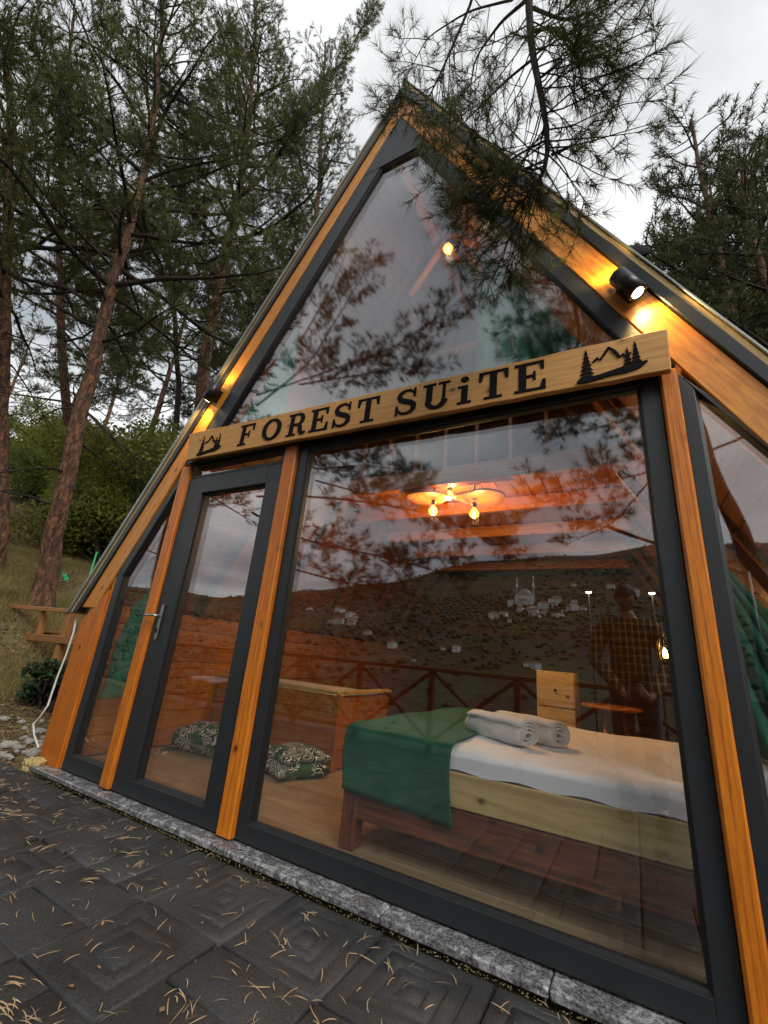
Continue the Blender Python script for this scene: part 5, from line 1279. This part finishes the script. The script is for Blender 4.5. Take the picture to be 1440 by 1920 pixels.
def mat_plaid():
    m, t, b = mat_new('plaid_shirt'); tc_ = N(t, 'ShaderNodeTexCoord'); se = N(t, 'ShaderNodeSeparateXYZ'); t.links.new(tc_.outputs['Object'], se.inputs[0])
    def stripes(sock, sc_, a, b2):
        mu = N(t, 'ShaderNodeMath', operation='MULTIPLY'); mu.inputs[1].default_value = sc_; t.links.new(sock, mu.inputs[0]); fr = N(t, 'ShaderNodeMath', operation='FRACT'); t.links.new(mu.outputs[0], fr.inputs[0])
        return ramp(t, fr.outputs[0], [(0.0, a), (.28, a), (.30, b2), (1, b2)])
    v = stripes(se.outputs[0], 21, (.62, .36, .07), (.02, .017, .014)); h = stripes(se.outputs[2], 15, (.40, .30, .13), (.016, .014, .012))
    t.links.new(mixc(t, .42, v, h), b.inputs['Base Color']); b.inputs['Roughness'].default_value = .9; return m
M_plaid = mat_plaid()
PX, PY, PZ = 1.36, -2.36, -.06
PH = Vector(CAM) - c_f * .013 - c_u * .050
PS = thing('person', (PX, PY, PZ), 'person in a black and gold plaid shirt holding up a phone to the glass', 'person')
def W3(v): return (v.x, v.y, v.z)
pts = [((PX, PY, .90), (.15, .11)), ((PX, PY, 1.08), (.135, .10)), ((PX, PY + .01, 1.26), (.15, .11)), ((PX, PY, 1.40), (.11, .085)), ((PX, PY + .01, 1.48), .055), ((PX, PY + .03, 1.535), .055)]
ed = [(0, 1), (1, 2), (2, 3), (3, 4), (4, 5)]
def chain(pp, start):
    k = start
    for p in pp: pts.append(p); ed.append((k, len(pts) - 1)); k = len(pts) - 1
    return k
hands = {}
for s in (-1, 1):
    chain([((PX + s * .09, PY, .86), .10), ((PX + s * .10, PY + .02, .47), .062), ((PX + s * .11, PY - .02, .26), .056), ((PX + s * .115, PY - .03, .04), .042), ((PX + s * .13, PY + .06, -.015), (.042, .035)), ((PX + s * .14, PY + .14, -.03), (.04, .025))], 0)
    wr = PH + c_r * (s * .085) - c_f * .045 - c_u * .075; pm = PH + c_r * (s * .055) - c_f * .016 - c_u * .035
    el = Vector((PX + s * .28, PY + .06, 1.10))
    k = chain([((PX + s * .17, PY - .005, 1.405), .062), ((PX + s * .235, PY + .02, 1.26), .052), (W3(el), .044), (W3(el.lerp(wr, .45)), .040), (W3(wr), (.028, .022)), (W3(pm), (.030, .018))], 3)
    for f in range(4):
        off = c_u * (.030 - f * .021)
        ln = (.022, .012, .014, .024)[f]
        chain([(W3(pm + off + c_r * (-s * .004) + c_f * .010), .0085), (W3(PH + c_r * (s * (.047)) + off * 1.0 - c_u * .012 + c_f * .0115), .008), (W3(PH + c_r * (s * ln) + off - c_u * .016 + c_f * .0125), .0068)], k)
    chain([(W3(pm + c_u * .018 - c_f * .014 - c_r * (s * .008)), .0105), (W3(PH + c_r * (s * .034) + c_u * .004 - c_f * .020), .0095), (W3(PH + c_r * (s * .020) + c_u * .022 - c_f * .017), .008)], k)
link('body', skin('body', pts, ed), M_skin, PS, None, True)
# head with face
bm = bmesh.new(); bmesh.ops.create_uvsphere(bm, u_segments=36, v_segments=26, radius=1.0)
for v in bm.verts:
    x, y, z = v.co; wx, wy, wz = .078, .096, .118
    jaw = 1 - .26 * max(0, -z - .1) ; X, Y, Z = x * wx * jaw, y * wy * (1 - .12 * max(0, -z)), z * wz
    fy = max(0, y)
    nose = math.exp(-((x / .16) ** 2) - (((z + .18) / .20) ** 2)) * fy; Y += .022 * nose
    for sx in (-1, 1):
        eye = math.exp(-(((x - sx * .42) / .17) ** 2) - (((z - .02) / .12) ** 2)) * fy; Y -= .011 * eye
        brow = math.exp(-(((x - sx * .42) / .24) ** 2) - (((z - .20) / .08) ** 2)) * fy; Y += .005 * brow
        ear = math.exp(-(((x - sx) / .10) ** 2) - ((y / .16) ** 2) - (((z + .05) / .22) ** 2)); X += sx * .012 * ear
    lip = math.exp(-((x / .26) ** 2) - (((z + .50) / .07) ** 2)) * fy; Y += .006 * lip
    chin = math.exp(-((x / .25) ** 2) - (((z + .85) / .15) ** 2)) * fy; Y += .008 * chin
    v.co = Vector((X, Y, Z))
Mh = Matrix.Translation((PX, PY + .045, 1.625)) @ Matrix.Rotation(R(-46), 4, 'X')
hd = link('head', bm_mesh(bm, 'head'), M_skin, PS, Mh, True)
for sx in (-1, 1): lathe('eye', [(.004, -.008), (.0105, -.004), (.0115, .0), (.0105, .004), (.004, .008)], Mh @ Matrix.Translation((sx * .032, .079, .004)) @ Matrix.Rotation(R(90), 4, 'X'), M_black, hd, 12)
bm = bmesh.new(); bmesh.ops.create_uvsphere(bm, u_segments=30, v_segments=20, radius=1.0)
for v in bm.verts:
    x, y, z = v.co; k = 1.10 + .04 * math.sin(x * 9) * math.sin(y * 8 + z * 5)
    v.co = Vector((x * .080 * k, y * .100 * k - .006, z * .121 * k + .004))
bmesh.ops.delete(bm, geom=[v for v in bm.verts if (v.co.y > .035 and v.co.z < .065) or v.co.z < -.055 or (abs(v.co.x) > .06 and v.co.z < -.0)], context='VERTS')
bmesh.ops.solidify(bm, geom=list(bm.faces), thickness=.012)
link('hair', bm_mesh(bm, 'hair'), M_hair, PS, Mh, True)
# clothes
sp_ = [((PX, PY, .80), (.185, .135)), ((PX, PY, .95), (.178, .132)), ((PX, PY, 1.10), (.165, .125)), ((PX, PY + .01, 1.27), (.175, .130)), ((PX, PY, 1.405), (.125, .10)), ((PX, PY + .005, 1.455), .072)]
se_ = [(0, 1), (1, 2), (2, 3), (3, 4), (4, 5)]
for s in (-1, 1):
    wr = PH + c_r * (s * .085) - c_f * .045 - c_u * .075; el = Vector((PX + s * .28, PY + .06, 1.10)); k = 4
    for q, r in (((PX + s * .17, PY - .005, 1.405), .078), ((PX + s * .24, PY + .02, 1.25), .070), (W3(el), .062), (W3(el.lerp(wr, .45)), .056), (W3(el.lerp(wr, .88)), .044)):
        sp_.append((q, r)); se_.append((k, len(sp_) - 1)); k = len(sp_) - 1
link('shirt', skin('shirt', sp_, se_), M_plaid, PS, None, True)
tp = [((PX, PY, .90), (.165, .125))]; te = []
for s in (-1, 1):
    k = 0
    for q, r in (((PX + s * .09, PY, .84), .115), ((PX + s * .10, PY + .02, .47), .078), ((PX + s * .11, PY - .02, .22), .070), ((PX + s * .115, PY - .03, .03), .062)):
        tp.append((q, r)); te.append((k, len(tp) - 1)); k = len(tp) - 1
link('trousers', skin('trousers', tp, te), M_jean, PS, None, True)
for s in (-1, 1):
    bm = bmesh.new(); bmesh.ops.create_uvsphere(bm, u_segments=20, v_segments=12, radius=1.0)
    for v in bm.verts:
        x, y, z = v.co; v.co = Vector((x * .050 * (1 + .1 * y), y * .14 + .055, max(z, -.55) * (.055 if y < .1 else .055 * (1 - .35 * y))))
    link('shoe', bm_mesh(bm, 'shoe'), M_black, PS, Matrix.Translation((PX + s * .125, PY, -.027)), True)
# phone
Mp = Matrix((c_r, c_u, -c_f)).transposed().to_4x4(); Mp.translation = PH
FN = tag(link('phone', None, None, None, Mp), 'black smartphone held in both hands of the person', 'phone')
bm = bmesh.new(); bm_box(bm, (0, 0, 0), (.074, .152, .008)); link('case', bm_mesh(bm, 'case', .003, 2), M_lampb, FN, Mp)
bm = bmesh.new(); bm_box(bm, (0, 0, .0042), (.068, .144, .001)); link('screen', bm_mesh(bm, 'screen'), M_gask, FN, Mp)
